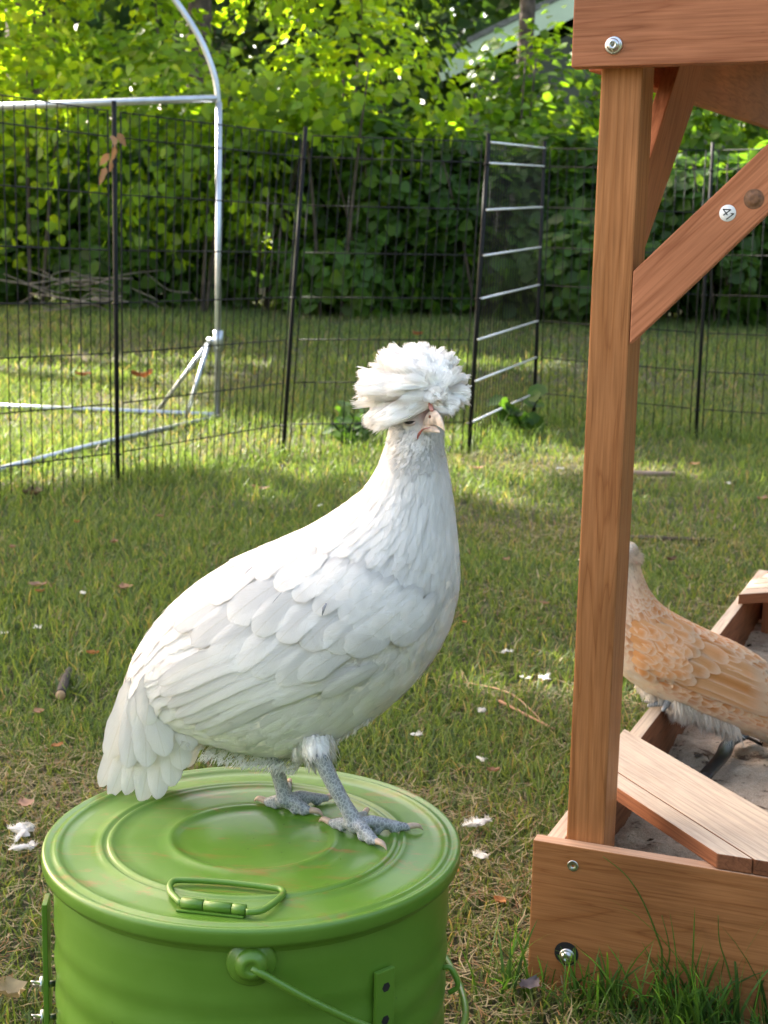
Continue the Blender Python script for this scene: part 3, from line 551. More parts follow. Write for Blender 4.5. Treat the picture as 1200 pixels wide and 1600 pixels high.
for py in (1536, 1588):
    zc = at_y(66, py, lw[1])[2]; c = np.array([lw[0], lw[1], zc])+ln_*.001; a = Acc()
    tube(a, [c, c+ln_*.008, c+ln_*.019], .0028, 10); tube(a, [c+ln_*.010, c+ln_*.0125, c+ln_*.0135], [.0075, .0075, .006], 6)
    for s in (-1, 1): tube(a, [c+ln_*.013, c+ln_*.015+lx*s*.006+ez*s*.004, c+ln_*.019+lx*s*.010+ez*s*.008], [.003, .0032, .0015], 8, True, .5)
    link('wing_nut', a.mesh('wing_nut'), M_metal, bk)

# ---------------------------------------------------------------- feathers
def fprof(t, kind):
    if kind == 'quill': return (.45+.55*np.minimum(t/.3, 1)**.6)*np.sqrt(np.clip(1-np.clip((t-.66)/.34, 0, 1)**2.1, 0, 1))
    if kind == 'round': return (.45+.55*np.sin(np.minimum(t/.55, 1)*math.pi/2))*np.sqrt(np.clip(1-np.clip((t-.62)/.38, 0, 1)**2.3, 0, 1))
    return (.5+.5*np.minimum(t/.3, 1))*np.clip(1-np.clip((t-.3)/.7, 0, 1)**1.6, 0, 1)       # pointed strand
def fbatch(acc, P0, P1, P2, Nn, W, colr, nt_=7, ns=5, kind='round', camber=.25, twist=0, edge=None):
    n = len(P0); tl = 1-(1-np.linspace(0, 1, nt_))**(1.7 if kind != 'strand' else 1); t = tl[None, :, None]; Nn = norm(Nn)
    Cn = (1-t)**2*P0[:, None]+2*t*(1-t)*P1[:, None]+t*t*P2[:, None]
    Tn = norm(2*(1-t)*(P1-P0)[:, None]+2*t*(P2-P1)[:, None]); Sd = norm(np.cross(Tn, Nn[:, None])); Nr = np.cross(Sd, Tn)
    w_ = np.broadcast_to(np.asarray(W, float), (n,)); wv = (w_[:, None]*.5*np.maximum(fprof(tl, kind), .02)[None])[..., None, None]
    s = np.linspace(-1, 1, ns)[None, None, :, None]
    V = Cn[:, :, None]+Sd[:, :, None]*wv*s-Nr[:, :, None]*wv*camber*(s*s)
    if ns >= 5: V = V+Sd[:, :, None]*wv*rng.normal(0, .05, (n, len(tl), ns, 1))*np.abs(s)+Tn[:, :, None]*wv*rng.normal(0, .05, (n, len(tl), ns, 1))*np.abs(s)
    if twist: V = V+Nr[:, :, None]*wv*s*rng.uniform(-twist, twist, (n, 1, 1, 1))
    i = (np.arange(n)*nt_*ns)[:, None, None]+(np.arange(nt_-1)*ns)[None, :, None]+np.arange(ns-1)[None, None]
    Q = np.stack([i, i+1, i+ns+1, i+ns], -1).reshape(-1, 4)
    U = np.stack(np.broadcast_arrays(tl[None, :, None], np.linspace(0, 1, ns)[None, None]+np.zeros((n, 1, 1))), -1).reshape(-1, 2)
    cc = np.broadcast_to(np.asarray(colr)[:, None, None], (n, nt_, ns, 3)).copy()
    if edge is not None:                  # laced feathers: pale margin
        tt = tl[None, :, None, None]; ss = np.abs(np.linspace(-1, 1, ns))[None, None, :, None]
        e_ = np.clip((np.maximum(ss**3*(tt > .2), np.clip((tt-.72)/.2, 0, 1))), 0, 1); cc = cc*(1-e_)+np.asarray(edge)*e_
    acc.add(V.reshape(-1, 3), Q, None, U, cc.reshape(-1, 3))

def build_hen(S):
    flip = S['flip']; O = S['O']; n = norm(S['n']); P = lambda px, py: at_pl(px, py, O, n); px = S['scale']     # metres per photo pixel at the bird
    root = empty(S['name'], S['base'], S['label'], S['cat']); white = np.array(S['white'])
    secs = np.array(S['secs'], float); K = smooth_path(secs, 6); m_ = len(K)
    Bk = np.array([P(a, b) for a, b in K[:, :2]]); Be = np.array([P(a, b) for a, b in K[:, 2:4]]); Cn = (Bk+Be)/2; Aa = (Bk-Be)/2; hw = K[:, 4]*px
    def surf(u, th):                      # u in 0..1 tail to head; th 0 back, pi belly, near side has sin<0
        x = np.clip(u, 0, 1)*(m_-1); i = np.clip(x.astype(int), 0, m_-2); f = (x-i)[..., None]
        c = Cn[i]*(1-f)+Cn[i+1]*f; a = Aa[i]*(1-f)+Aa[i+1]*f; h = hw[i][..., None]*(1-f)+hw[i+1][..., None]*f
        return c+a*np.cos(th)[..., None]+n*h*np.sin(th)[..., None], norm(a)*np.cos(th)[..., None]/1+n*np.sin(th)[..., None]
    # --- one continuous body: trunk, neck and head with legs and toes grown into it
    acc = Acc(); nn = 28; TH = np.linspace(0, 2*math.pi, nn, endpoint=False); V, _ = surf(np.repeat(np.linspace(0, 1, m_)[:, None], nn, 1), np.repeat(TH[None], m_, 0))
    i = np.arange(m_-1)[:, None]*nn; j = np.arange(nn)[None]; k = (j+1) % nn
    acc.add(np.concatenate([V.reshape(-1, 3), Cn[:1], Cn[-1:]]), np.stack([i+j, i+k, i+nn+k, i+nn+j], -1).reshape(-1, 4), [[m_*nn, (q+1) % nn, q] for q in range(nn)]+[[m_*nn+1, (m_-1)*nn+q, (m_-1)*nn+(q+1) % nn] for q in range(nn)])
    bv = BVHTree.FromPolygons([Vector(v) for v in acc.V[0].tolist()], [tuple(q) for q in acc.Q[0].tolist()]+[tuple(q) for q in acc.T[0].tolist()])
    for pts, rr in S['tubes']: tube(acc, smooth_path(pts, 5), np.interp(np.linspace(0, 1, 5*(len(pts)-1)+1), np.linspace(0, 1, len(rr)), rr), 12)
    me = acc.mesh('raw'); tmp = bpy.data.objects.new('raw', me); col.objects.link(tmp)
    md = tmp.modifiers.new('r', 'REMESH'); md.mode = 'VOXEL'; md.voxel_size = S['voxel']; md.use_smooth_shade = True
    m2 = tmp.modifiers.new('s', 'SMOOTH'); m2.factor = .5; m2.iterations = 3
    dg = bpy.context.evaluated_depsgraph_get(); body = bpy.data.meshes.new_from_object(tmp.evaluated_get(dg)); bpy.data.objects.remove(tmp)
    co = np.zeros(len(body.vertices)*3, np.float32); body.vertices.foreach_get('co', co); co = co.reshape(-1, 3)
    cl = np.tile(np.append(white, 0.), (len(co), 1))
    tp_ = np.concatenate([smooth_path(p_, 6) for p_, r_ in S['tubes'] if max(r_) < .012]); leg = (co[:, 2] < S['legz']) & (np.array([np.min(np.sum((tp_-q)**2, 1)) for q in co]) < .013**2); cl[leg] = [.26, .27, .285, 1]
    if S.get('face') is not None:
        for (q, rr, c) in S['face']:
            d = np.linalg.norm(co-q, axis=1); f = np.clip((rr-d)/(rr*.5), 0, 1)[:, None]; cl[:, :3] = cl[:, :3]*(1-f)+np.array(c)*f
    at = body.color_attributes.new(name='col', type='FLOAT_COLOR', domain='POINT'); at.data.foreach_set('color', cl.astype(np.float32).ravel())
    link('body', body, M_skin, root)
    def rc(x, y):                          # nearest surface point under a pixel
        d = Vector(norm(ray(x, y)).tolist()); h = bv.ray_cast(Vector(CC.tolist()), d)
        if h[0] is None: h = bv.find_nearest(Vector(P(x, y).tolist()))
        nv = np.array(h[1]); nv = nv if nv@ray(x, y) < 0 else -nv
        return np.array(h[0]), norm(nv)
    # --- contour feathers in shingled rows
    acc = Acc(); L_ = np.linalg.norm(np.diff(Cn, axis=0), axis=1).sum(); u = S.get('u0', .02)
    Us = np.linspace(0, 1, m_); fl = acc
    while u < .985:
        s14 = u*(len(secs)-1); Lf = np.interp(s14, *S['flen'])*px; Wf = np.interp(s14, *S['fwid'])*px
        x = u*(m_-1); i0 = min(int(x), m_-2); ra = np.linalg.norm(Aa[i0]); rb = hw[i0]; circ = math.pi*(ra+rb); cnt = max(8, int(circ/(Wf*S.get('ovl', .5))))
        th = (np.arange(cnt)+rng.uniform(0, 1))*2*math.pi/cnt+rng.normal(0, .10, cnt)*2*math.pi/cnt*2; th = th/1.0
        uu = np.clip(u+rng.normal(0, .25, cnt)*Lf*.4/L_, 0, 1); du = Lf*rng.uniform(.85, 1.15, cnt)/L_*S.get('ustr', 1.0)
        p0, n0 = surf(uu, th); sg = np.sin(th)*0; p1, n1 = surf(uu-du*.5, th); p2, n2 = surf(uu-du, th+rng.normal(0, .03, cnt))
        over = uu-du < 0; tn = norm(surf(np.full(cnt, .0), th)[0]-surf(np.full(cnt, .05), th)[0])
        p2 = np.where(over[:, None], p0+norm(tn)*(Lf), p2); p1 = np.where((uu-du*.5 < 0)[:, None], p0+norm(tn)*Lf*.5, p1)
        lift = np.interp(s14, [0, 6, 8, 13], [.0013, .0013, .0012, .0012])*S.get('lift', 1)
        p0 = p0-n0*.0008; p1 = p1+n1*lift*.55; p2 = p2+n2*lift*rng.uniform(.3, 1.1, cnt)[:, None]
        keep = np.ones(cnt, bool)
        for (q, rr) in S['bare']: keep &= (np.linalg.norm(p0-q, axis=1) > rr) & (np.linalg.norm(p2-q, axis=1) > rr)
        c = S['fcol'](cnt, s14, th)
        narrow = s14 > 9
        if keep.any():
            fbatch(fl, p0[keep], p1[keep], p2[keep], n0[keep], Wf*rng.uniform(.85, 1.15, keep.sum()), c[keep], 8, 7 if not narrow else 3, 'round' if s14 < 8.4 else 'strand', .07, .05, S.get('edge') if s14 < 9.5 else None)
        u += Lf*.36/L_
    link('contour_feathers', acc.mesh('contour'), M_feather, root)
    # --- soft fluff: thin strands at belly, thighs, neck outline
    acc = Acc()
    for (x0, y0, x1, y1, cnt, ln, dx, dy, sp, no) in S['fluff']:
        k = rng.random(cnt); P0 = np.array([P(x0+(x1-x0)*q, y0+(y1-y0)*q) for q in k])+n*(no+rng.uniform(-sp, sp, (cnt, 1)))*px
        D = norm(rt*dx-up*dy)[None]+rng.normal(0, .2, (cnt, 3)); L = ln*px*rng.uniform(.5, 1.25, (cnt, 1)); P2 = P0+norm(D)*L; P1 = P0+(P2-P0)*.5+rng.normal(0, .12, (cnt, 3))*L
        fbatch(acc, P0, P1, P2, rng.normal(0, 1, (cnt, 3)), px*rng.uniform(.9, 2.6, cnt), np.tile(S['fluffc'], (cnt, 1))*rng.uniform(.93, 1.04, (cnt, 1)), 5, 2, 'strand', 0)
    for p_, r_ in S['tubes']:
        if max(r_) < .013: continue
        p_ = np.asarray(p_, float); cnt = 1500; f_ = rng.uniform(.25, .86, cnt); ax_ = norm(p_[-1]-p_[0]); R0 = np.interp(f_, [0, .5, 1], r_)[:, None]+.0005; sv = norm(np.cross(ax_, ez)); tv = np.cross(ax_, sv); an = rng.uniform(0, 6.283, (cnt, 1)); o_ = sv*np.cos(an)+tv*np.sin(an)
        P0 = p_[0]+(p_[-1]-p_[0])*f_[:, None]+o_*R0; L = rng.uniform(.005, .020, (cnt, 1)); D = norm(ax_*1.0-ez*.25-o_*.05+rng.normal(0, .20, (cnt, 3)))
        fbatch(acc, P0, P0+D*L*.5+o_*.0022, P0+D*L+o_*.0006, o_, rng.uniform(.0010, .0030, cnt), np.tile(S['fluffc'], (cnt, 1))*rng.uniform(.95, 1.03, (cnt, 1)), 5, 3, 'strand', .2)
    link('belly_fluff', acc.mesh('fluff'), M_feather, root)
    # --- wings and tail: (base px, tip px, width px, lift m, kind, kink)
    def mirror(p): return p-2*((p-O)@n)[:, None]*n[None]
    def quills(name, rows, par=None):
        acc = Acc(); far = Acc()
        for (b, tp, wd, of, kind, sag) in rows:
            jx = rng.normal(0, 3.5 if kind == 'round' else 1.2, 4)*S.get('jit', 1); b = (b[0]+jx[0], b[1]+jx[1]); tp = (tp[0]+jx[2], tp[1]+jx[3]); wd = wd*rng.uniform(.92, 1.22)
            hb, nb = rc(*b); ht, n_t = rc(*tp) if of is not None else (P(*tp), -n)
            md_ = ((b[0]+tp[0])/2-sag*(tp[1]-b[1])/10, (b[1]+tp[1])/2+sag*(tp[0]-b[0])/10); hm, nm = rc(*md_)
            P0 = hb+nb*(of*.6 if of < .007 else -.004); P2 = ht+n_t*(of+.0015); P1 = 2*(hm+nm*(of+.0012))-(P0+P2)/2
            c = S['wcol'](1); a3 = [np.array([q]) for q in (P0, P1, P2)]
            fbatch(acc, *a3, np.array([nm]), wd*px, c, 11, 9, kind, .05, .03, S.get('wedge'))
            a4 = [mirror(q) for q in a3]; fbatch(far, *a4, mirror(np.array([nm+O]))-mirror(np.array([O])), wd*px, c, 8, 5, kind, .10, .03, S.get('wedge'))
        link(name, acc.mesh(name), M_feather, root); link(name, far.mesh(name), M_feather, root)
    quills('wing', S['wing'])
    acc = Acc()
    for (b, tp, wd, dn, kind) in S['tail']:
        for s in (-1, 1):
            P0 = P(*b)+n*max(dn, S['tb'])*s; P2 = P(*tp)+n*dn*s; P1 = (P0+P2)/2+n*.003*s+norm(P0-P2)*.002+up*.004
            fbatch(acc, np.array([P0]), np.array([P1]), np.array([P2]), np.array([n*s+up*.12]), wd*px, S['wcol'](1), 12, 7, kind, .10, .10, S.get('wedge'))
    link('tail', acc.mesh('tail'), M_feather, root)
    return root, P, n, px, rc, surf

# --- the white crested hen on the bucket
yaw = rad(-9); nW = np.array([math.sin(rad(9)), math.cos(rad(9)), 0]); OW = np.array([-.06, 1.232, .5]); PXW = 1.225*1.015/F
lz = LID+.0015
PW = lambda x, y: at_pl(x, y, OW, nW)
def toe(hub, px_, py_, z=.0045): q = at_z(px_, py_, lz+z); return q
near_a = at_z(551, 1279, lz+.016); far_a = at_z(444, 1243, lz+.016)
near_h = at_y(499, 1186, near_a[1]+.006); far_h = at_y(424, 1168, far_a[1]+.0)
near_t = at_y(480, 1110, near_a[1]+.050); far_t = at_y(430, 1100, far_a[1]-.005)
tubes = []; claws = []
def foot(hip, hock, ank, toes):
    tubes.append(([hip, (hip+hock)/2, hock], [.015, .0105, .0074])); tubes.append(([hock-[0, 0, -.004], hock*.6+ank*.4, hock*.2+ank*.8, ank, ank-[0, 0, .006]], [.0082, .0070, .0066, .0078, .0085]))
    for (tx, ty, r0, arch) in toes:
        tip = at_z(tx, ty, lz+.0042); d = tip-ank; d1 = norm(d*[1, 1, 0]); s = norm(np.cross(ez, d1))
        base = ank-[0, 0, .008]; q1 = base+(tip-base)*.30+[0, 0, .0035+arch]; q2 = base+(tip-base)*.62+[0, 0, .0018+arch*.5]
        q1[2] = max(q1[2], lz+.0062); q2[2] = max(q2[2], lz+.0052)
        tubes.append(([base, q1, q2, tip], [r0*1.1, r0, r0*.9, r0*.62]))
        for f_ in (.42, .72): qq = base+(tip-base)*f_; qq[2] = lz+.0046; tubes.append(([qq-d1*.004, qq, qq+d1*.004], [r0*.7, r0*1.0, r0*.7]))
        claws.append((tip, d1))
foot(near_t, near_h, near_a, [(641, 1293, .0056, .002), (590, 1317, .0056, .002), (513, 1285, .0046, 0), (571, 1271, .0046, .001)])
foot(far_t, far_h, far_a, [(514, 1247, .0054, .002), (486, 1268, .0056, .002), (412, 1252, .0046, 0), (452, 1225, .0044, .002)])
HP = lambda x, y, d: at_pl(x, y, OW-nW*d, nW)
eye_p = None
def wfcol(n_, s, th): 
    c = np.tile([.79, .785, .77], (n_, 1))*rng.uniform(.97, 1.02, (n_, 1))*rng.uniform(.95, 1.02, (n_, 1)); return c
SHD = []
for _r, (l_, w_, o_) in enumerate([(70, 38, .0031), (62, 32, .0026), (54, 27, .0021), (48, 23, .0016)]):
    for _k in range(8+_r):
        f_ = _k/(7+_r); SHD.append((455+f_*215+_r*(20-f_*16), 868+f_*95-_r*(2+f_*9), l_, rad(48-10*f_+rng.normal(0, 4)), w_, o_))
SHD = SHD[::1]
spec = dict(name='hen', base=at_z(500, 1270, LID), label='white crested hen standing on the lid of the green bucket, head turned to the camera', cat='hen', flip=1,
    O=OW, n=nW, scale=PXW, white=(.80, .78, .75), voxel=.0017, legz=near_h[2]+.006, tb=.025, u0=.05,
    secs=[(192, 1122, 262, 1150, 26), (200, 1050, 318, 1150, 62), (238, 978, 392, 1172, 100), (299, 917, 470, 1178, 124), (379, 866, 556, 1140, 136), (462, 833, 636, 1078, 134), (522, 798, 690, 1008, 118),
          (562, 770, 717, 925, 94), (586, 738, 714, 842, 72), (600, 704, 706, 770, 56), (608, 674, 697, 722, 47), (611, 645, 692, 690, 42), (616, 612, 692, 650, 40), (636, 588, 684, 606, 26)],
    tubes=tubes, flen=([0, 2, 5, 6, 7, 8, 9.5, 11, 13], [72, 62, 54, 52, 52, 44, 34, 22, 14]), fwid=([0, 2, 5, 6, 7, 8, 9.5, 11, 13], [40, 36, 32, 28, 22, 16, 8, 5, 3.4]),
    fcol=wfcol, wcol=lambda k: np.tile([.79, .785, .77], (k, 1))*rng.uniform(.97, 1.02, (k, 1)), fluffc=(.82, .81, .785),
    bare=[(HP(672, 655, .026), .0125), (HP(641, 659, .024), .0075), (HP(655, 678, .026), .007)],
    face=[(HP(672, 648, .03), .017, (.62, .30, .25)), (HP(662, 677, .036), .012, (.55, .16, .13)), (HP(642, 660, .036), .014, (.70, .48, .43))],
    fluff=[(335, 1156, 480, 1178, 2600, 11, -.7, 1, 90, 0), (300, 1135, 350, 1160, 300, 15, -.8, 1, 70, 0), (478, 1160, 522, 1170, 1300, 14, -.3, 1, 46, 0), (520, 1148, 590, 1104, 1100, 12, -.3, 1, 60, 0), (468, 1150, 528, 1154, 1300, 26, .0, 1, 22, -38), (475, 1140, 520, 1142, 800, 24, .0, 1, 12, -66), (620, 690, 700, 700, 260, 12, .2, 1, 40, 0),
           (470, 1120, 530, 1122, 900, 30, .05, 1, 16, -62), (404, 1158, 446, 1164, 500, 22, 0, 1, 25, 25)],
    wing=[((560, 1047), (424, 1099), 24, .002, 'quill', .3), ((585, 1040), (505, 1084), 26, .0035, 'quill', .4)]
        +[((x0, y0), (x1, y1), 30, .0016+.0004*i, 'quill', .5) for i, (x0, y0, x1, y1) in enumerate([(505, 1066, 324, 1143), (490, 1058, 306, 1138), (475, 1048, 290, 1129), (460, 1038, 277, 1116), (445, 1026, 266, 1101), (430, 1014, 257, 1084), (415, 1000, 252, 1066)])]
        +[((x0, y0), (x1, y1), 42, .0033, 'round', .4) for (x0, y0, x1, y1) in [(560, 1010, 478, 1052), (525, 1000, 440, 1062), (490, 990, 402, 1062), (458, 976, 366, 1050), (425, 962, 334, 1032), (395, 945, 306, 1008), (372, 925, 284, 984)]]
        +[((x0, y0), (x1, y1), 46, .0036, 'round', .3) for (x0, y0, x1, y1) in [(610, 975, 548, 1010), (575, 965, 512, 1012), (540, 955, 472, 1010), (505, 942, 434, 1002), (472, 928, 398, 988), (440, 910, 362, 968), (415, 890, 335, 944)]]
        +[((x, y), (x-l*math.cos(a_), y+l*math.sin(a_)), w_, o_, 'round', .3) for x, y, l, a_, w_, o_ in SHD],
    tail=[((248+i*7, 1062+i*6), (x, y), w_, d, 'quill') for i, (x, y, w_, d) in enumerate([(159, 1226, 36, .006), (177, 1240, 40, .010), (203, 1234, 40, .014), (230, 1243, 44, .018), (256, 1236, 44, .022), (280, 1214, 44, .026), (299, 1186, 42, .030), (315, 1154, 38, .034)])]
        +[((232+i*6, 1040+i*6), (x, y), w_, d, 'quill') for i, (x, y, w_, d) in enumerate([(180, 1176, 42, .020), (212, 1186, 46, .026), (246, 1182, 48, .032), (278, 1162, 46, .038)])]
        +[((262, 1030), (x, y), 44, d, 'round') for (x, y, d) in [(206, 1108, .022), (228, 1122, .032), (250, 1112, .040)]])
hen, P_, n_, px_, rcW, surfW = build_hen(spec)
# crest of loose silky feathers, each split into strands
def strands(acc, R0, M0, E0, sp, k, wd, c, nt_=7):
    n = len(R0); R = np.repeat(R0, k, 0)+rng.normal(0, sp*.25, (n*k, 3)); M = np.repeat(M0, k, 0)+rng.normal(0, sp*.55, (n*k, 3)); E = np.repeat(E0, k, 0)+rng.normal(0, sp, (n*k, 3))
    fbatch(acc, R, M, E, rng.normal(0, 1, (n*k, 3)), wd*rng.uniform(.6, 1.4, n*k), c(n*k), nt_, 2, 'strand', 0)
acc = Acc(); n = 1050; cr = HP(655, 612, 0); rx, ru, rn = rt, up, -nW; fh = HP(671, 628, .020)
d = norm(rng.normal(0, 1, (n, 3))); lk = norm(rng.normal(0, 1, (60, 3))); nn_ = np.argmax(d@lk.T, 1); d = norm(d*.52+lk[nn_]*.48)
d[:, 1] = np.where(d[:, 1] < -.70, -d[:, 1], d[:, 1])       # components right, up, to camera
rad3 = np.stack([np.where(d[:, 0] < 0, 101, 79), np.where(d[:, 1] > 0, 74, 60), np.full(n, 70.)], -1)*rng.uniform(.66, 1.05, (n, 1))
tx = 655+d[:, 0]*rad3[:, 0]; ty = 612-d[:, 1]*rad3[:, 1]; infront = d[:, 2] > -.2
bad = infront & (((tx > 652) & (tx < 698) & (ty > 622)) | ((tx > 603) & (ty > 646-np.clip(tx-640, 0, 60)*.1)) | ((tx > 616) & (tx < 668) & (ty > 630))); bad |= (~infront) & (ty > 645) & (tx > 605)
d = d[~bad]; rad3 = rad3[~bad]*px_; n = len(d); ff = np.clip(d[:, 2:]*1.3+.15, 0, 1)
tip = cr+rx*(d[:, :1]*rad3[:, :1])+ru*(d[:, 1:2]*rad3[:, 1:2])+rn*(d[:, 2:]*rad3[:, 2:]); dw = np.clip(.35-d[:, 1:2], 0, 1); tip = tip-ru*dw*(12+14*(d[:, :1] < -.2))*px_*rng.uniform(.3, 1.2, (n, 1))
rb = cr+rx*d[:, :1]*22*px_+rn*d[:, 2:]*22*px_+ru*(np.clip(d[:, 1:2], -.1, 1)*14-2)*px_
rf = fh+(rx*d[:, :1]*20+ru*np.clip(d[:, 1:2], -.3, 1)*26+rn*np.clip(d[:, 2:], 0, 1)*5+rx*rng.normal(0, 9, (n, 1))+ru*np.abs(rng.normal(0, 9, (n, 1))))*px_
rt0_ = rb*(1-ff)+rf*ff; on = norm((tip-cr)); mid = (rt0_*.42+tip*.58); md_ = norm(mid-cr); mid = cr+md_*np.maximum(np.linalg.norm(mid-cr, axis=1, keepdims=True), np.linalg.norm(tip-cr, axis=1, keepdims=True)*1.02)+ru*8*px_+rx*rng.normal(0, 6, (n, 1))*px_+ru*rng.normal(0, 4, (n, 1))*px_
ccol = lambda k: np.tile([.88, .87, .855], (k, 1))*rng.uniform(.92, 1.03, (k, 1))
fbatch(acc, rt0_, mid, rt0_+(tip-rt0_)*.97, on, rng.uniform(12, 22, n)*px_, ccol(n), 9, 5, 'strand', .22, .10)
kk = 9; R_ = np.repeat(rt0_, kk, 0); sd_ = norm(np.cross(tip-rt0_, on)); of_ = np.tile(np.linspace(-1, 1, kk), n)[:, None]*np.repeat(sd_, kk, 0)*px_
fbatch(acc, R_+of_*1.5, np.repeat(mid, kk, 0)+of_*5+rng.normal(0, .6, (n*kk, 3))*px_, np.repeat(tip, kk, 0)+of_*5+rng.normal(0, 1.5, (n*kk, 3))*px_, np.repeat(on, kk, 0)+rng.normal(0, .15, (n*kk, 3)), rng.uniform(1.8, 4, n*kk)*px_, ccol(n*kk), 7, 2, 'strand', 0)
link('crest', acc.mesh('crest'), M_crest, hen)
# short bristly face and throat feathers
acc = Acc(); P0 = []; Nn = []
for _ in range(1300):
    x, y = rng.uniform(610, 700), rng.uniform(630, 748)
    if y > 700 and rng.random() < (y-700)/48: continue
    if (x-668)**2/24**2+(y-655)**2/22**2 < 1 or (x-640)**2/15**2+(y-660)**2/11**2 < 1: continue
    h, nv = rcW(x, y)
    P0.append(h); Nn.append(nv)
P0 = np.array(P0); Nn = np.array(Nn); D = norm(-rx*.5-ru*.8+Nn*.35+rng.normal(0, .25, P0.shape)); L = rng.uniform(8, 17, (len(P0), 1))*px_
fbatch(acc, P0, P0+D*L*.5+Nn*.0012, P0+D*L, Nn, rng.uniform(2, 4, len(P0))*px_, ccol(len(P0)), 5, 2, 'strand', 0)
link('face_bristles', acc.mesh('bristles'), M_feather, hen)
# beak, nostril, closed eye
def beakpart(name, pts, rr, flat, mat):
    a = Acc(); tube(a, smooth_path(pts, 5), np.interp(np.linspace(0, 1, 5*(len(pts)-1)+1), np.linspace(0, 1, len(rr)), rr), 16, True, flat, upv=ru); return link(name, a.mesh(name), mat, hen)
def beakmesh(name, c, U, Sv, path, p, ky, mat):
    """tapering horn: an oval base that shrinks along a hooked path"""
    a = Acc(); nr, na = 14, 20; th = np.linspace(0, 2*math.pi, na, endpoint=False); V = []
    for i in range(nr):
        t = i/(nr-1); ctr = (1-t)**2*path[0]+2*t*(1-t)*path[1]+t*t*path[2]; f = max(.03, (1-t)**p); cs = np.cos(th); V.append(ctr+f*(U*(np.where(cs > 0, 1, ky)*cs)[:, None]+Sv*np.sin(th)[:, None]))
    V = np.concatenate(V); i = np.arange(nr-1)[:, None]*na; j = np.arange(na)[None]; k = (j+1) % na; a.add(V, np.stack([i+j, i+k, i+na+k, i+na+j], -1).reshape(-1, 4), [[(nr-1)*na, (nr-1)*na+q, (nr-1)*na+q+1] for q in range(1, na-1)]); return link(name, a.mesh(name), mat, hen)
q0 = HP(669, 657, .020); Ub = (HP(673, 640, .026)-q0)*.92; Sb = (HP(658, 664, .020)-q0)*.88
beakmesh('upper_beak', q0, Ub, Sb, [q0, HP(683, 648, .042), HP(695.5, 674, .047)], .85, .75, M_beak)
q1 = HP(667, 668, .020); beakmesh('lower_beak', q1, (HP(670, 661, .022)-q1), HP(656, 670, .021)-q1, [q1, HP(678, 671, .036), HP(688, 676, .0415)], .8, 1.0, M_beak)
M_pink = plain('pink_skin', (.60, .26, .21), .55, 0, .25, 250, .6, .0006); M_redskin = plain('red_skin', (.50, .16, .13), .5, 0, .3, 250, .6, .0006)
beakpart('cere', [HP(671, 629, .024), HP(673, 635, .029), HP(675, 642, .0335)], [.0010, .0022, .0016], .6, M_pink)
a = Acc(); q = HP(671, 651, .0400); tube(a, [q-ru*.0013, q+rx*.0003, q+ru*.0013], [.0007, .0011, .0007], 8); link('nostril', a.mesh('nostril'), plain('dark_nostril', (.18, .06, .03), .6), hen)
beakpart('gape', [HP(672, 668, .037), HP(661, 671, .031), HP(655, 678, .0285), HP(652, 686, .0258)], [.0004, .0010, .0015, .0007], .6, M_redskin)
eh, en_ = rcW(640, 659); a = Acc(); tube(a, [eh-rx*.0052+ru*.0003+en_*.0006, eh-rx*.0025+en_*.0022-ru*.0006, eh+en_*.0027-ru*.0009, eh+rx*.0025+en_*.0022-ru*.0002, eh+rx*.0050+ru*.0014+en_*.0006], [.0005, .0011, .0013, .0011, .0005], 10)
link('eye', a.mesh('eye'), M_eye, hen); M_lid = plain('eyelid', (.60, .50, .47), .7, 0, .2, 300, .5, .0004)
for s, r_ in ((1, .0027), (-1, .0020)):
    a = Acc(); o_ = ru*s*(r_*.75); tube(a, [eh-rx*.0068-en_*.001, eh-rx*.0034+en_*.0006+o_*.9, eh+en_*.0008+o_*1.1, eh+rx*.0034+en_*.0006+o_*.9, eh+rx*.0066+ru*.001-en_*.001], [.0006, r_*.8, r_, r_*.8, .0006], 10); link('eyelid', a.mesh('eyelid'), M_lid, hen)
for (tp, d1) in claws:
    a = Acc(); tube(a, smooth_path([tp-d1*.003+[0, 0, .0010], tp+d1*.004+[0, 0, .0016], tp+d1*.0085+[0, 0, .0004], tp+d1*.0115-[0, 0, .0028]], 4), np.interp(np.linspace(0, 1, 13), [0, .5, 1], [.0031, .0024, .0005]), 10); link('claw', a.mesh('claw'), M_claw, hen)
# the few grey flecked feathers on the wing
M_fleck = plain('grey_fleck', (.26, .27, .30), .6, 0, .3, 400)
for (x0, y0, x1, y1, wd) in ((514, 944, 506, 960, 5), (446, 930, 432, 946, 1.4), (402, 895, 390, 906, 2.4)):
    a = Acc(); h0, n0 = rcW(x0, y0); h1, n1 = rcW(x1, y1); q = np.array([h0+n0*.0085, (h0+h1)/2+n0*.0090, h1+n1*.0085]); tube(a, q, np.array([.25, .5, .15])*wd*px_, 8, True, .25, n0); link('grey_fleck', a.mesh('fleck'), M_fleck, hen)

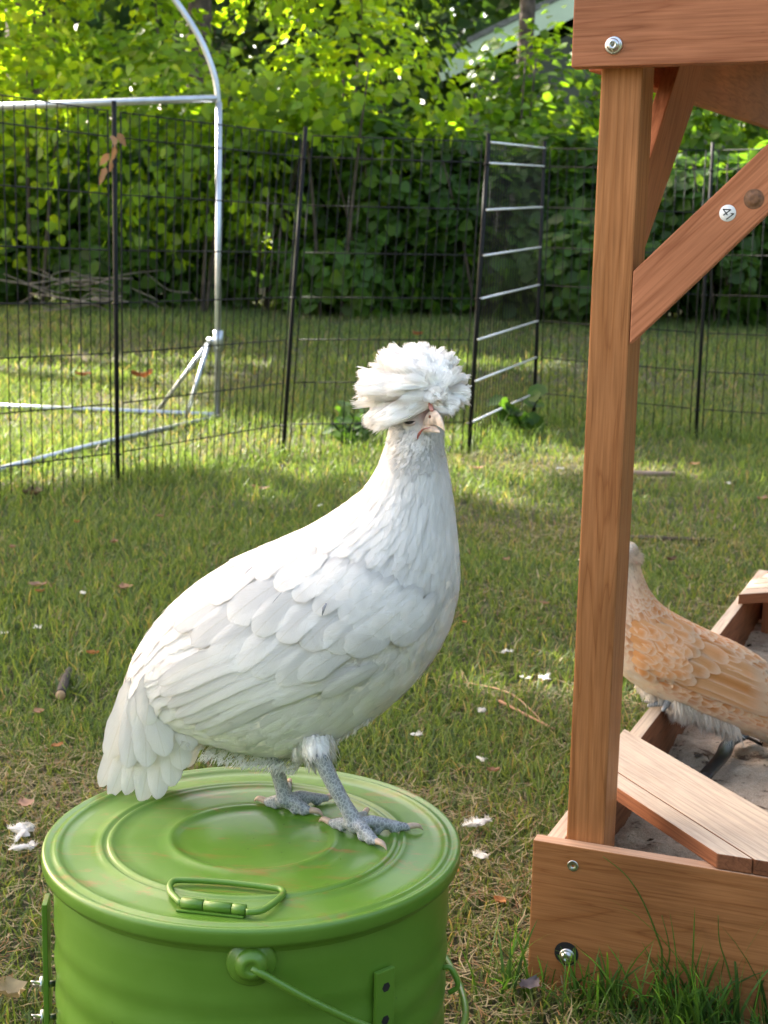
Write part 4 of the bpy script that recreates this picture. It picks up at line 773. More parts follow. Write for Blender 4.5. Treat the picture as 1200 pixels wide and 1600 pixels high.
# --- the buff hen in the sandbox
OB = np.array([.5, 1.98, .3]); nB = np.array([-math.sin(rad(6)), math.cos(rad(6)), 0]); PXB = 1.98*1.02/F
PB = lambda x, y: at_pl(x, y, OB, nB); fA = at_z(1046, 1107, HB)+[0, .006, .016]; fB = at_z(1070, 1084, HB)+[0, .0, .016]
tb = []
for ft, hx_ in ((fA, 1075), (fB, 1095)):
    hk = PB(hx_-10, 1118)+(ft-PB(0, 0))*0; hk = np.array([hk[0], ft[1], hk[2]]); hp_ = hk+up*.05
    tb.append(([hp_, (hp_+hk)/2, hk], [.03, .026, .014])); tb.append(([hk, (hk+ft)/2, ft, ft-[0, 0, .004]], [.008, .007, .0065, .008]))
    for an in (160, 200, 245, 350): d_ = np.array([math.cos(rad(an)), math.sin(rad(an)), 0]); tb.append(([ft-[0, 0, .008], ft-[0, 0, .009]+d_*.018, ft-[0, 0, .011]+d_*.036], [.005, .0048, .003]))
def bfcol(n_, s, th):
    base = np.array([.64, .27, .075]); pale = np.array([.78, .50, .27]); cream = np.array([.80, .75, .68])
    f = rng.uniform(.05, .85, (n_, 1)); c = base*(1-f)+pale*f
    bel = np.clip((-np.cos(th)-.5)/.35, 0, 1)[:, None]; c = c*(1-bel)+cream*bel
    if s > 6.6: g = min(1, (s-6.6)/2.8); c = c*(1-g)+(cream*rng.uniform(.7, 1.05, (n_, 1)))*g
    return c
spec = dict(name='hen', base=(PB(1100, 1150)[0], 1.98, .175), label='buff coloured hen with cream laced feathers standing in the sandbox partly behind the post', cat='hen', flip=-1, O=OB, n=nB, scale=PXB, white=(.66, .5, .36), voxel=.0024, legz=.215, tb=.018,
    secs=[(1228, 1085, 1200, 1160, 18), (1205, 1042, 1172, 1148, 36), (1165, 1012, 1134, 1140, 54), (1118, 990, 1092, 1122, 66), (1075, 970, 1048, 1100, 70), (1040, 950, 1006, 1078, 66), (1018, 928, 968, 1050, 56),
          (1006, 906, 940, 1010, 44), (1000, 886, 926, 968, 33), (999, 870, 921, 925, 27), (997, 858, 919, 895, 25), (992, 850, 919, 882, 24), (982, 846, 920, 870, 20), (964, 846, 926, 858, 12)],
    tubes=tb, flen=([0, 2, 5, 7, 8, 9.5, 11, 13], [40, 34, 26, 24, 20, 16, 12, 8]), fwid=([0, 2, 5, 7, 8, 9.5, 11, 13], [22, 19, 15, 12, 8, 5, 4, 3]),
    fcol=bfcol, wcol=lambda k: np.array([.66, .32, .11])+rng.uniform(0, 1, (k, 1))*np.array([.12, .16, .14]), fluffc=(.80, .76, .70), edge=(.80, .68, .54), wedge=(.78, .62, .46), lift=.8,
    bare=[], fluff=[(1040, 1080, 1140, 1124, 3600, 30, .1, 1, 48, 0), (1000, 1075, 1050, 1092, 600, 14, 0, 1, 30, 0)],
    wing=[((1060, 1068), (1195, 1118), 16, .002, 'quill', -.3), ((1065, 1055), (1198, 1108), 18, .0026, 'quill', -.3), ((1075, 1042), (1200, 1094), 20, .0032, 'quill', -.3), ((1085, 1030), (1198, 1078), 20, .0036, 'quill', -.3), ((1092, 1018), (1192, 1062), 20, .0040, 'quill', -.3)]
        +[((x0, y0), (x0+58, y0+30), 21, .0040, 'round', 0) for (x0, y0) in ((1030, 1040), (1048, 1030), (1064, 1020), (1080, 1008), (1094, 1000))]+[((x0, y0), (x0+42, y0+24), 19, .0044, 'round', 0) for (x0, y0) in ((1012, 1018), (1030, 1010), (1048, 1000), (1064, 992), (1020, 996), (1040, 984))]+[((x0+rng.uniform(-3, 3), y0+rng.uniform(-3, 3)), (x0+rng.uniform(26, 34), y0+rng.uniform(15, 22)), rng.uniform(12, 16), .0046, 'round', 0) for x0 in range(988, 1052, 10) for y0 in range(972, 1040, 11) if y0 > 948+(x0-988)*.25],
    tail=[((1190, 1075), (x, y), 24, d, 'quill') for (x, y, d) in [(1262, 1130, .004), (1252, 1150, .008), (1238, 1165, .012), (1222, 1172, .016), (1206, 1176, .020)]]+[((1185, 1070), (x, y), 24, d, 'round') for (x, y, d) in [(1235, 1118, .014), (1222, 1138, .020), (1205, 1150, .024)]])
buff, P2_, n2_, pxb, rcB, _s = build_hen(spec)
acc = Acc(); n = 700; d = norm(rng.normal(0, 1, (n, 3))); d[:, 1] = np.abs(d[:, 1])-.25; cb_ = P2_(970, 872)
tip = cb_+(rt*d[:, :1]*36+up*d[:, 1:2]*30-n2_*d[:, 2:]*30)*pxb*rng.uniform(.8, 1.05, (n, 1)); r0 = cb_+(tip-cb_)*.25; mid = (r0+tip)/2+up*10*pxb
strands(acc, r0, mid, tip, 2.4*pxb, 7, 2.6*pxb, lambda k: np.tile([.76, .68, .58], (k, 1))*rng.uniform(.85, 1.05, (k, 1)), 6)
link('crest', acc.mesh('crest'), M_feather, buff)
a = Acc(); tube(a, [P2_(924, 872), P2_(913, 871), P2_(904, 875)], [.006, .004, .0008], 10); link('beak', a.mesh('beak'), M_beak, buff)

# ---------------------------------------------------------------- vegetation
LT = np.array([(0, 0, 0), (.28, .46, .05), (.28, 0, -.06), (.28, -.46, .05), (.68, .34, .03), (.68, 0, -.07), (.68, -.34, .03), (1, 0, -.12)])
LQ = np.array([(2, 1, 4, 5), (3, 2, 5, 6)]); LTr = np.array([(0, 1, 2), (0, 2, 3), (5, 4, 7), (6, 5, 7)])
def leaves(acc, P, size, nrm_, c, droop=.5, aspect=1.0):
    n = len(P); d = rng.normal(0, 1, (n, 3)); d[:, 2] = d[:, 2]*.5-droop; nrm_ = norm(nrm_+rng.normal(0, .35, (n, 3))); d = norm(d-nrm_*np.sum(d*nrm_, -1, keepdims=True)); s = np.cross(nrm_, d)
    size = np.broadcast_to(size, (n,))[:, None, None]
    V = P[:, None]+size*(LT[None, :, :1]*d[:, None]+LT[None, :, 1:2]*aspect*s[:, None]+LT[None, :, 2:]*nrm_[:, None])
    i = (np.arange(n)*8)[:, None, None]; acc.add(V.reshape(-1, 3), (i+LQ[None]).reshape(-1, 4), (i+LTr[None]).reshape(-1, 3), None, np.repeat(c[:, None], 8, 1).reshape(-1, 3))
def blob_pts(blobs, n, shell=.28, clump=1.2, thr=-.15, seed=0, squash=True):
    out = []; nr = []; wts = np.array([b[3]*b[4]+b[4]*b[5]+b[3]*b[5] for b in blobs]); cnts = (n*wts/wts.sum()).astype(int)
    off = Vector((seed*3.7, seed*1.3, 0))
    for b, k in zip(blobs, cnts):
        d = norm(rng.normal(0, 1, (k, 3))); r = 1-np.abs(rng.normal(0, shell, (k, 1))); r = np.clip(r, .1, 1.05)
        p = np.array(b[:3])+d*r*np.array(b[3:6]); bumpy = np.array([noise.noise(Vector(q.tolist())*clump+off) for q in p]); p = p+d*bumpy[:, None]*.35; keep = bumpy > thr; out.append(p[keep]); nr.append(d[keep])
    return np.concatenate(out), np.concatenate(nr)
def leafcol(n, base, var=.35):
    c = np.array(base)*rng.uniform(1-var, 1+var, (n, 1)); y = rng.random(n) < .25; c[y] = c[y]*np.array([1.35, 1.15, .8]); return c
def plant(name, label, cat, base, blobs, n, size, colr, stems, group=None, trunk_r=.03, droop=.5, thr=-.15, aspect=1.0, clump=1.2, stemname='stem', crown='foliage', shell=.28):
    root = empty(name, base, label, cat, group); acc = Acc(); P, nv = blob_pts(blobs, n, shell, clump, thr, len(blobs)+base[0]); g = gz(P[:, 0], P[:, 1]); k = P[:, 2] > g+.03; P, nv = P[k], nv[k]
    nv = norm(nv*.7+np.array([0, -.15, .55])); leaves(acc, P, size*rng.uniform(.6, 1.25, len(P)), nv, leafcol(len(P), colr), droop, aspect); link(crown, acc.mesh(crown), M_foliage, root)
    acc = Acc()
    for (pts, rr) in stems: tube(acc, smooth_path(pts, 5), np.interp(np.linspace(0, 1, 5*(len(pts)-1)+1), np.linspace(0, 1, len(rr)), rr), 9)
    if stems: link(stemname, acc.mesh(stemname), M_bark, root)
    return root
def rise(x, y, z1, k, r=.012, sp=.5):
    out = []
    for _ in range(k):
        a = rng.uniform(-sp, sp, 2); z0 = float(gz(x, y)); out.append((np.array([[x+a[0]*.3, y+a[1]*.3, z0-.05], [x+a[0]*.6, y+a[1]*.6, z0+(z1-z0)*.5], [x+a[0], y+a[1], z1]]), [r, r*.8, r*.4]))
    return out
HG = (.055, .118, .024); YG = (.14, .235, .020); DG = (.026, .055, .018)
shrubs = [(-3.6, 12.3, 1.55, 'leafy shrub at the left edge of the hedge row behind the fence'), (-2.35, 12.1, 1.55, 'leafy shrub behind the brush pile on the left'), (-1.15, 11.9, 1.45, 'leafy shrub behind the corner pipe of the metal frame'),
          (-.05, 11.7, 1.4, 'leafy shrub behind the middle fence panels left of the white hen'), (.85, 11.6, 1.35, 'leafy shrub above and behind the crest of the white hen'), (1.75, 11.4, 1.35, 'leafy shrub behind the gate panel with shiny bars'),
          (2.7, 11.2, 1.35, 'leafy shrub seen between the sandbox post and its brace'), (3.7, 11.2, 1.4, 'leafy shrub at the far right behind the brace')]
for i, (x, y, h, lb_) in enumerate(shrubs):
    g = float(gz(x, y)); bl_ = [(x, y, g+h*.45, .85, .55, h*.50), (x-.35, y+.2, g+h*.62, .6, .5, h*.48), (x+.35, y+.15, g+h*.60, .6, .5, h*.46), (x+rng.uniform(-.3, .3), y-.25, g+.42, .7, .4, .42)]
    plant('shrub', lb_, 'shrub', (x, y, g), bl_, 7600, .122, (HG if x > 0 else (.075, .15, .026)), rise(x, y, g+h*.9, 7), 'row of leafy shrubs behind the fence', thr=-.22)  # left shrubs get lighter leaves: sunlight put into their colour
# yellow green saplings above the row, catching the sun
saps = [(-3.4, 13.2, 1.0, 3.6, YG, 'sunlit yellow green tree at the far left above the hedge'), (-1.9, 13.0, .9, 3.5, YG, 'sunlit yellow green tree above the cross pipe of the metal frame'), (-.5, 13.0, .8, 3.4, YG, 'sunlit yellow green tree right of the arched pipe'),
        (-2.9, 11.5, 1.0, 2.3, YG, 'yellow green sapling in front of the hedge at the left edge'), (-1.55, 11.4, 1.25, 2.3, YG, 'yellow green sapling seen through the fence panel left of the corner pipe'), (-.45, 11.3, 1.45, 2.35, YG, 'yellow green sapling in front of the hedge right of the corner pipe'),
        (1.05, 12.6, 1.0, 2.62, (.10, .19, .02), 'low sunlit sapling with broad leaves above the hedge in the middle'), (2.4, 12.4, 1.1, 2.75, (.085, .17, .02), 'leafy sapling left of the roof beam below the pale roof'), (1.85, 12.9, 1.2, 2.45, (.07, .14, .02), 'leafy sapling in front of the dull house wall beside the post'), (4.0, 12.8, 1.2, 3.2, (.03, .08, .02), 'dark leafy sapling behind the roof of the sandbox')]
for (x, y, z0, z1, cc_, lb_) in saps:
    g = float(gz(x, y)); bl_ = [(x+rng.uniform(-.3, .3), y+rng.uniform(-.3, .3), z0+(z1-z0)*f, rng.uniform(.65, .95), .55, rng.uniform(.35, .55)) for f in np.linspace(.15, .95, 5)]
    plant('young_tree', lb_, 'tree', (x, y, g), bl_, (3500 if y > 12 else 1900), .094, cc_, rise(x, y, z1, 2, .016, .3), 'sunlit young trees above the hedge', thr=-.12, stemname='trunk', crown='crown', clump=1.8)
def tree(x, y, h, r, label, blobs, n, size, colr, lean=(0, 0), thr=-.1):
    g = float(gz(x, y)); st = [(np.array([[x, y, g-.2], [x+lean[0]*.3, y+lean[1]*.3, g+h*.35], [x+lean[0]*.7, y+lean[1]*.7, g+h*.7], [x+lean[0], y+lean[1], g+h]]), [r*1.15, r, r*.8, r*.4])]
    for b in blobs: st.append((np.array([[x+lean[0]*.5, y+lean[1]*.5, g+h*.5], [(x+b[0])/2, (y+b[1])/2, (g+h*.5+b[2])/2+.2], b[:3]]), [r*.4, r*.28, r*.08]))
    return plant('tree', label, 'tree', (x, y, g), blobs, n, size, colr, st, 'tall trees of the wood behind the garden', stemname='trunk', crown='crown', thr=thr, clump=.9, shell=.35)
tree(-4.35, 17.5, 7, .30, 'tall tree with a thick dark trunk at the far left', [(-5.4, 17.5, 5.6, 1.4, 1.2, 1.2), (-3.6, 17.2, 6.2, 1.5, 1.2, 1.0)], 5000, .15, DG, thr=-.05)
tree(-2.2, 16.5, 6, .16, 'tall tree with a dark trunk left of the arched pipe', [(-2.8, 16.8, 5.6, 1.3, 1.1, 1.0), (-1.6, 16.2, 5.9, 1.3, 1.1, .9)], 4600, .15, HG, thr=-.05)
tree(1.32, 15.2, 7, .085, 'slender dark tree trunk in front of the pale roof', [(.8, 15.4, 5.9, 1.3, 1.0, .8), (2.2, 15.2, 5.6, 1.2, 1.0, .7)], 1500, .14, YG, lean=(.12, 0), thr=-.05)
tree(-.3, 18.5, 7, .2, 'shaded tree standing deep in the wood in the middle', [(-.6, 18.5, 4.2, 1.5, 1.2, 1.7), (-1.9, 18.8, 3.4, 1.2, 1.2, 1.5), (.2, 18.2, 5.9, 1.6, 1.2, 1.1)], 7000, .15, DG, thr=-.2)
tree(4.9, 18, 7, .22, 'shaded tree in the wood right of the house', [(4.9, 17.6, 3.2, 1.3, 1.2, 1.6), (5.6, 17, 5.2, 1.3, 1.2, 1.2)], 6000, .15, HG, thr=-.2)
# unseen tree added left of the frame, its crown placed to shade the hens
SH = SUN/SUN[2]
def over(x, y, z, H): return np.array([x, y, 0])+np.array([SH[0], SH[1], 0])*(H-z)+np.array([0, 0, H])
oc = [over(.1, 1.4, .4, 5.0), over(-.9, 2.4, .2, 5.2), over(.5, 3.4, .1, 5.0), over(-.2, 3.9, .0, 5.4), over(1.0, 2.2, .4, 5.4), over(-1.3, 3.7, .1, 5.0), over(1.5, 4.3, 0, 5.2), over(-.1, 1.25, .6, 5.0), over(.15, 1.2, .8, 5.3), over(-.5, 1.5, .3, 5.4), over(-.2, 1.3, .75, 5.15), over(0, 1.5, .7, 4.9)]
blobs = [(*o_, 1.35, 1.25, .55) for o_ in oc]
shade = empty('tree', (-6.8, 7.2, float(gz(0, 7.2))), 'unseen overhanging tree added on the left, crown placed to shade the hens', 'tree', 'tall trees of the wood behind the garden')
P, nv = blob_pts(blobs, 21000, .4, 1.0, -.22, 5); acc = Acc(); leaves(acc, P, .15*rng.uniform(.7, 1.2, len(P)), norm(nv*.3+np.array([0, 0, 1.])), leafcol(len(P), HG), .1); link('crown', acc.mesh('crown'), M_foliage, shade)
acc = Acc(); tr0 = np.array([-6.8, 7.2, 0.]); tk = np.array([-6.2, 6.6, 3.6]); tube(acc, smooth_path([tr0-[0, 0, .2], tr0+[.1, -.1, 1.6], tk], 6), np.linspace(.24, .16, 13), 12)
for o_ in oc: tube(acc, smooth_path([tk, (tk+o_)/2+[0, 0, .3], o_], 6), np.linspace(.10, .02, 13), 8)
link('trunk', acc.mesh('trunk'), M_bark, shade)
# second unseen tree, added so that its crown shades the far strip of lawn
oc2 = [over(x, y, 0, 5.2) for x, y in ((-2.6, 9.3), (-1.2, 9.2), (.2, 9.0), (1.6, 8.8), (3.0, 9.3), (-.5, 10.2), (2.2, 10.0), (.9, 10.3), (-1.9, 10.3), (1.5, 7.7), (2.6, 7.8), (.6, 8.1), (1.9, 6.3), (.2, 7.2))]
shade2 = empty('tree', (-9.6, 12.2, float(gz(0, 12.2))), 'second unseen tree added on the left, crown placed to shade the far strip of lawn', 'tree', 'tall trees of the wood behind the garden')
P, nv = blob_pts([(*o_, .95, .62, .45) for o_ in oc2], 19000, .4, 1.0, -.22, 6); acc = Acc(); leaves(acc, P, .16*rng.uniform(.7, 1.2, len(P)), norm(nv*.3+np.array([0, 0, 1.])), leafcol(len(P), HG), .1); link('crown', acc.mesh('crown'), M_foliage, shade2)
acc = Acc(); tr0 = np.array([-9.6, 12.2, .3]); tk = np.array([-9.0, 12.4, 4.0]); tube(acc, smooth_path([tr0-[0, 0, .2], tr0+[.1, 0, 1.8], tk], 6), np.linspace(.24, .16, 13), 12)
for o_ in oc2: tube(acc, smooth_path([tk, (tk+o_)/2+[0, 0, .3], o_], 6), np.linspace(.09, .02, 13), 8)
link('trunk', acc.mesh('trunk'), M_bark, shade2)
# far wood reading as one mass
acc = Acc(); n = 26000; x = rng.uniform(-14, 14, n); y = rng.uniform(22, 27, n); z = rng.uniform(.2, 9.5, n); P = np.stack([x, y, z], -1)
an = rng.uniform(-2.2, 1.0, 16000); rr_ = rng.uniform(13, 16, 16000); P = np.concatenate([P, np.stack([np.cos(an)*rr_, 2+np.sin(an)*rr_, rng.uniform(.1, 6, 16000)], -1)])
bb = np.array([noise.noise(Vector((q[0]*.7, q[1]*.4, q[2]*.7))) for q in P]); k = bb > -.35; P = P[k]
leaves(acc, P, .36*rng.uniform(.7, 1.2, len(P)), norm(norm(np.array([0, 3, 0])-P)*[1, 1, 0]+[0, 0, .6]), leafcol(len(P), (.03, .07, .022)), .5); tag(link('far_wood', acc.mesh('far_wood'), M_foliage), 'dense green wood closing the view behind the garden', 'wood', kind='stuff')
# weeds at the fence foot
def weed(px0, py0, k, ln, label, sz=.05, cc_=(.04, .095, .018)):
    g_ = at_g(px0, py0); root = empty('weed', g_, label, 'weed'); acc = Acc(); st = Acc()
    for _ in range(k):
        a_ = rng.uniform(0, 6.28); tp = g_+np.array([math.cos(a_)*ln*.5, math.sin(a_)*ln*.3, ln*rng.uniform(.5, 1)]); tube(st, [g_, (g_+tp)/2+[0, 0, .02], tp], [.003, .0025, .0015], 5)
        q = np.array([g_+(tp-g_)*f for f in rng.uniform(.4, 1.05, 4)])+rng.normal(0, .012, (4, 3)); leaves(acc, q, sz*rng.uniform(.6, 1.3, 4), np.tile([0, -.6, .8], (4, 1)), leafcol(4, cc_), .1)
    link('leaves', acc.mesh('leaves'), M_foliage, root); link('stems', st.mesh('stems'), M_grass if False else M_foliage, root)
weed(568, 690, 16, .20, 'bright leafy weed at the fence foot behind the neck of the white hen', .06)
weed(540, 700, 10, .15, 'low weed clump at the fence foot left of the hen head')
weed(818, 680, 7, .20, 'broad leafed weed at the foot of the gate panel', .085)

# ---------------------------------------------------------------- house behind the trees
hs_ = empty('house', (4, 21, .6), 'pale green house gable with a sloping eave seen through the trees', 'house')
M_sid = plain('dull_siding', (.07, .08, .06), .7, 0, .05, 3); M_fas = plain('pale_green_fascia', (.55, .66, .5), .5, 0, .05, 3); M_roof = plain('grey_shingle', (.16, .16, .15), .9, 0, .3, 20, 1, .02)
p0 = at_y(690, 128, 21.); p1 = at_y(885, 34, 21.); pk = p1+(p1-p0)*.6; X = np.array([1., 0, 0]); Y = np.array([0, 1., 0])
lw_ = lambda p: (p[0], p[2])
link('wall', prism('wall', [(p0[0]+.5, .3), (pk[0]*2-p0[0]-.5, .3), (pk[0]*2-p0[0]-.5, p0[2]), (pk[0], pk[2]-.15), (p0[0]+.5, p0[2]+.05)], np.array([0, 21.25, 0]), X, ez, Y, 6, bevel=0), M_sid, hs_)
link('fascia', prism('fascia', [lw_(p0), lw_(pk), (pk[0], pk[2]+.34), (p0[0]-.1, p0[2]+.30)], np.array([0, 20.95, 0]), X, ez, Y, .04, bevel=0), M_fas, hs_)
link('fascia', prism('fascia', [(2*pk[0]-p0[0], p0[2]), (2*pk[0]-p0[0]+.1, p0[2]+.3), (pk[0], pk[2]+.34), lw_(pk)], np.array([0, 20.95, 0]), X, ez, Y, .04, bevel=0), M_fas, hs_)
link('roof', prism('roof', [(p0[0]-.12, p0[2]+.30), (pk[0], pk[2]+.345), (2*pk[0]-p0[0]+.12, p0[2]+.3), (2*pk[0]-p0[0]+.12, p0[2]+.38), (pk[0], pk[2]+.44), (p0[0]-.12, p0[2]+.38)], np.array([0, 20.93, 0]), X, ez, Y, 6.6, bevel=0), M_roof, hs_)

# ---------------------------------------------------------------- brush pile, leaves, feathers, sticks
def bpile(px0, py0, wd, k, label):
    g_ = at_g(px0, py0); root = empty('brush_pile', g_, label, 'brush pile'); acc = Acc()
    for _ in range(k):
        a_ = rng.uniform(-1.0, 1.0)+(math.pi if rng.random() < .5 else 0); L = rng.uniform(.15, .6); c = g_+np.array([rng.normal(0, wd), rng.normal(0, .15), rng.uniform(.02, .30)]); d_ = np.array([math.cos(a_), math.sin(a_)*.6, rng.uniform(-.12, .45)])
        tube(acc, smooth_path([c-d_*L/2, c+rng.normal(0, .03, 3), c+d_*L/2], 4), np.linspace(.008, .003, 9)*rng.uniform(.5, 1.5), 6)
    link('twigs', acc.mesh('twigs'), plain('dry_twig', (.20, .16, .12), .9, 0, .4, 30), root)
bpile(125, 490, .26, 34, 'pile of grey dead branches at the hedge foot on the left')
def dleaf(px0, py0, size, c, label, z=.026, group='fallen dead leaves on the lawn'):
    g_ = at_g(px0, py0); k = 7; V = []; a_ = rng.uniform(0, 6.28); cu = rng.uniform(.2, .6)
    for i in range(k):
        t = i/(k-1); w_ = size*.36*math.sin(math.pi*min(1, t*.93+.04))*(1+.25*math.sin(t*17)); x = (t-.5)*size
        for s in (-1, -.4, .25, 1): V.append((x, w_*s, z+size*cu*(abs(s)**1.6*.35+(t-.5)**2)+size*.05*math.sin(t*9+s*4)))
    V = np.array(V); R_ = np.array([[math.cos(a_), -math.sin(a_), 0], [math.sin(a_), math.cos(a_), 0], [0, 0, 1]]); V = V@R_.T+g_
    Q = [[i*4+j, i*4+j+1, i*4+j+5, i*4+j+4] for i in range(k-1) for j in range(3)]; me = np_mesh('leaf', V, Q, None, None, np.tile(c, (len(V), 1))*rng.uniform(.8, 1.2, (len(V), 1)))
    tag(link('dead_leaf', me, M_dead), label, 'leaf', group)
BR_ = (.30, .17, .10); PK = (.36, .22, .15); OR_ = (.38, .17, .06)
for (x, y, s, c, lb_) in ((40, 1284, .032, PK, 'curled pinkish brown leaf on the grass left of the bucket lid'), (195, 935, .05, BR_, 'largest curled brown leaf on the grass left of the back of the white hen'), (58, 932, .045, PK, 'flat brown leaf on the grass near the left edge, right above the stick'), (62, 942, .022, OR_, 'small orange leaf touching the flat brown leaf near the left edge'),
    (178, 862, .032, BR_, 'brown leaf between the left fence post and the white hen'), (20, 870, .03, BR_, 'reddish leaf at the left edge of the lawn'), (145, 1042, .025, OR_, 'small orange leaf above the short dark stick'), (412, 775, .045, PK, 'pale crumpled leaf on the lawn behind the back of the hen'), (395, 772, .03, BR_, 'small brown leaf beside the pale crumpled leaf behind the hen'),
    (705, 1390, .022, OR_, 'orange leaf peeping out right beside the bucket'), (725, 990, .016, OR_, 'tiny orange leaf right of the breast of the white hen'), (1190, 792, .05, PK, 'tan leaf at the right edge of the lawn beyond the sandbox'), (1048, 890, .04, (.10, .065, .04), 'dark curled leaf on the grass above the buff hen'), (1085, 735, .05, BR_, 'brown leaf on the lawn near the right fence post'),
    (745, 742, .05, PK, 'upright pale leaf right of the foot of the gate post'), (130, 594, .12, (.30, .12, .05), 'rust red leaves lying beyond the fence left of its post'), (222, 597, .13, (.30, .12, .05), 'rust red leaves lying beyond the fence right of its post'), (50, 786, .09, (.10, .07, .05), 'dark bark piece at the fence foot on the left'), (652, 530, .09, (.35, .12, .06), 'red leaf on the far lawn above the hen crest'),
    (826, 1575, .030, (.13, .11, .12), 'grey brown leaf at the bottom edge beside the sandbox'), (20, 1590, .04, (.30, .25, .15), 'yellowish dry leaf in the bottom left corner')): dleaf(x, y, s, c, lb_)
for (x, y, s, c, lb_) in ((60, 1135, .026, BR_, 'small brown leaf just below the short dark stick on the left lawn'), (250, 820, .028, BR_, 'small brown leaf on the lawn above the back of the white hen'), (330, 805, .024, PK, 'small pale leaf right of the brown one above the back of the hen'), (120, 830, .026, OR_, 'small orange brown leaf near the foot of the left fence post'),
    (790, 890, .026, PK, 'small tan leaf on the lawn between the hen neck and the post'), (850, 960, .024, BR_, 'small brown leaf close to the left side of the post at breast height'), (770, 1230, .020, BR_, 'small brown leaf right of the lid near the white feathers'), (780, 1440, .020, OR_, 'small orange brown leaf between the bucket and the front board'), (90, 1190, .022, OR_, 'small orange brown leaf left of the tail of the white hen')): dleaf(x, y, s, c, lb_)
# dried leaves hanging on the fence post
a = Acc(); 
for (x, y, s) in ((184, 226, .055), (176, 230, .06), (180, 246, .06), (171, 258, .055), (175, 270, .05), (166, 280, .05), (163, 290, .045)):
    q = at_y(x, y, A[1]-.03); leaves(a, q[None]+[[0, 0, .04]], s, rng.normal(0, .5, (1, 3))+[.2, -1, .1], np.array([[.42, .24, .12]])*rng.uniform(.7, 1.15), 1.5, .5)
tag(link('dried_leaf', a.mesh('dried_leaf'), M_dead), 'curled tan dried leaf hanging at the top of the left fence post', 'leaf')
def litter_feather(px0, py0, size, label, k=3):
    g_ = at_g(px0, py0); acc = Acc()
    for _ in range(k):
        a_ = rng.uniform(0, 6.28); d_ = np.array([math.cos(a_), math.sin(a_), .1]); o_ = g_+[0, 0, .026]+rng.normal(0, size*.22, 3)*[1, 1, .15]; s_ = size*rng.uniform(.6, 1.1)
        fbatch(acc, (o_-d_*s_/2)[None], (o_+[0, 0, size*.25]+np.array([-d_[1], d_[0], 0])*s_*rng.uniform(-.2, .2))[None], (o_+d_*s_/2)[None], rng.normal(0, .3, (1, 3))+[0, 0, 1], s_*.36, np.array([[.70, .70, .68]]), 8, 5, 'round', .6, .5)
        fz = 30; P0 = np.repeat((o_-d_*s_*.3)[None], fz, 0)+rng.normal(0, s_*.08, (fz, 3))*[1, 1, .3]; E_ = P0+rng.normal(0, s_*.17, (fz, 3))*[1, 1, .5]+[0, 0, .004]; fbatch(acc, P0, (P0+E_)/2+[0, 0, .003], E_, rng.normal(0, 1, (fz, 3)), .0009, np.tile([.75, .75, .73], (fz, 1)), 4, 2, 'strand', 0)
    tag(link('fallen_feather', acc.mesh('feather'), M_feather), label, 'feather', 'white feathers dropped on the lawn')
for (x, y, s, k, lb_) in ((652, 1170, .022, 2, 'curled white feather on the grass just above the right side of the lid'), (748, 1312, .030, 5, 'largest white feather cluster right of the bucket lid'), (756, 1366, .022, 3, 'white feather below the large cluster right of the bucket'), (35, 1325, .034, 6, 'white feather cluster left of the bucket lid'), (40, 1352, .028, 4, 'white feather touching the left rim of the bucket lid'),
    (795, 1037, .018, 3, 'small white feather halfway between breast and post'), (752, 1133, .020, 2, 'white feather right below the belly of the white hen'), (848, 1080, .024, 4, 'faint white feather beside the post'), (815, 1078, .016, 2, 'tiny white feather left of the post'), (498, 802, .022, 2, 'white tuft behind the back of the white hen'), (58, 1000, .020, 3, 'grey white fluff on the left lawn'), (4, 1008, .018, 2, 'white feather at the left edge'),
    (1137, 766, .03, 2, 'bright white feather on the lawn at the right'), (870, 742, .03, 2, 'white feather on the lawn left of the post'), (130, 943, .02, 2, 'pale feather between the two brown leaves'), (745, 1210, .02, 2, 'dull feather right of the lid near the hen feet')): litter_feather(x, y, s, lb_, k)
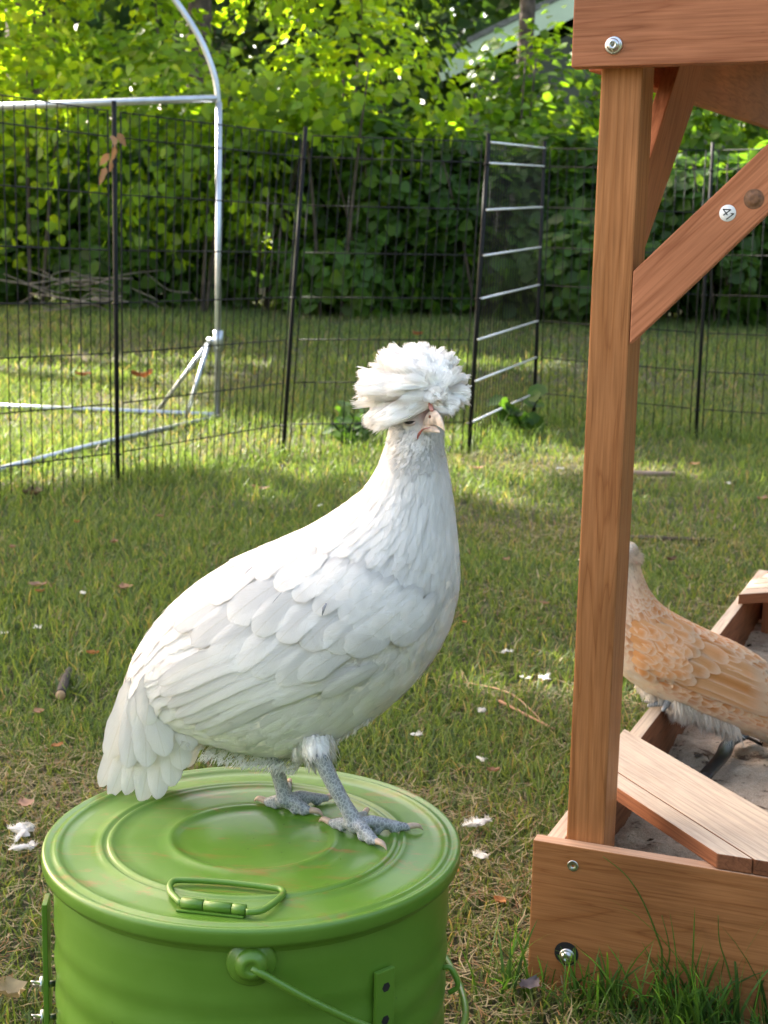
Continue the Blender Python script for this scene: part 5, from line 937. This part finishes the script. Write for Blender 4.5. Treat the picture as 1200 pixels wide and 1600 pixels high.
def stick(pts, r, label, mat=M_bark, cut=False, name='stick'):
    a = Acc(); q = smooth_path([at_g(x, y)+[0, 0, dz] for x, y, dz in pts], 5); tube(a, q, np.linspace(r, r*.75, len(q))*rng.uniform(.9, 1.1, len(q)), 12)
    o = tag(link(name, a.mesh('stick'), mat), label, 'stick')
    if cut:
        a = Acc(); d_ = norm(q[0]-q[1]); tube(a, [q[0]-d_*.001, q[0]+d_*.0005, q[0]+d_*.0015], [r*.95, r*.93, r*.88], 12); subw('cut_end', a.mesh('cut'), M_cut, o)
stick([(95, 1108, .026), (101, 1088, .026), (108, 1066, .024)], .0095, 'short dark stick with a pale cut end lying on the grass left of the hen', plain('dark_bark', (.035, .028, .024), .9, 0, .5, 60, 1, .002), True)
stick([(975, 746, .02), (1015, 748, .02), (1055, 746, .015)], .012, 'pale flat stick on the lawn above the buff hen', plain('pale_bark', (.28, .2, .15), .9))
stick([(985, 846, .012), (1050, 848, .012), (1120, 849, .01)], .008, 'long thin grey stick on the lawn behind the buff hen')
stick([(725, 1075, .012), (800, 1100, .018), (868, 1160, .012)], .0016, 'thin tan stem curving over the grass left of the post', plain('tan_stem', (.36, .22, .12), .8), name='dry_stem')
stick([(780, 1105, .012), (830, 1135, .016), (866, 1150, .012)], .0028, 'short tan stem beside the thin curving one', plain('tan_stem_dark', (.34, .18, .1), .8), name='dry_stem')
# single long blades leaning on the front board
for (x0, y0, pts, lb_) in ((0, 0, ((1040, 1500), (1010, 1420), (980, 1370), (942, 1338)), 'single long yellowish grass blade leaning on the front board'), (0, 0, ((1150, 1560), (1136, 1510), (1124, 1470), (1122, 1430)), 'upright thin grass blade before the front board at the right'), (0, 0, ((1030, 1545), (1045, 1500), (1044, 1470), (1034, 1430)), 'bent grass blade in the middle of the front board')):
    q = smooth_path([at_pl(px, py, G0-e2*(.012 if i < 3 else .006), e2) for i, (px, py) in enumerate(pts)], 5); q[0, 2] = min(q[0, 2], .01); a = Acc(); tube(a, q, np.linspace(.0013, .0004, len(q)), 5)
    V_ = a.V[0]; tag(link('grass_blade', np_mesh('blade', V_, a.Q[0], a.T[0], None, np.tile([.10, .16, .03], (len(V_), 1))), M_grass), lb_, 'grass blade')
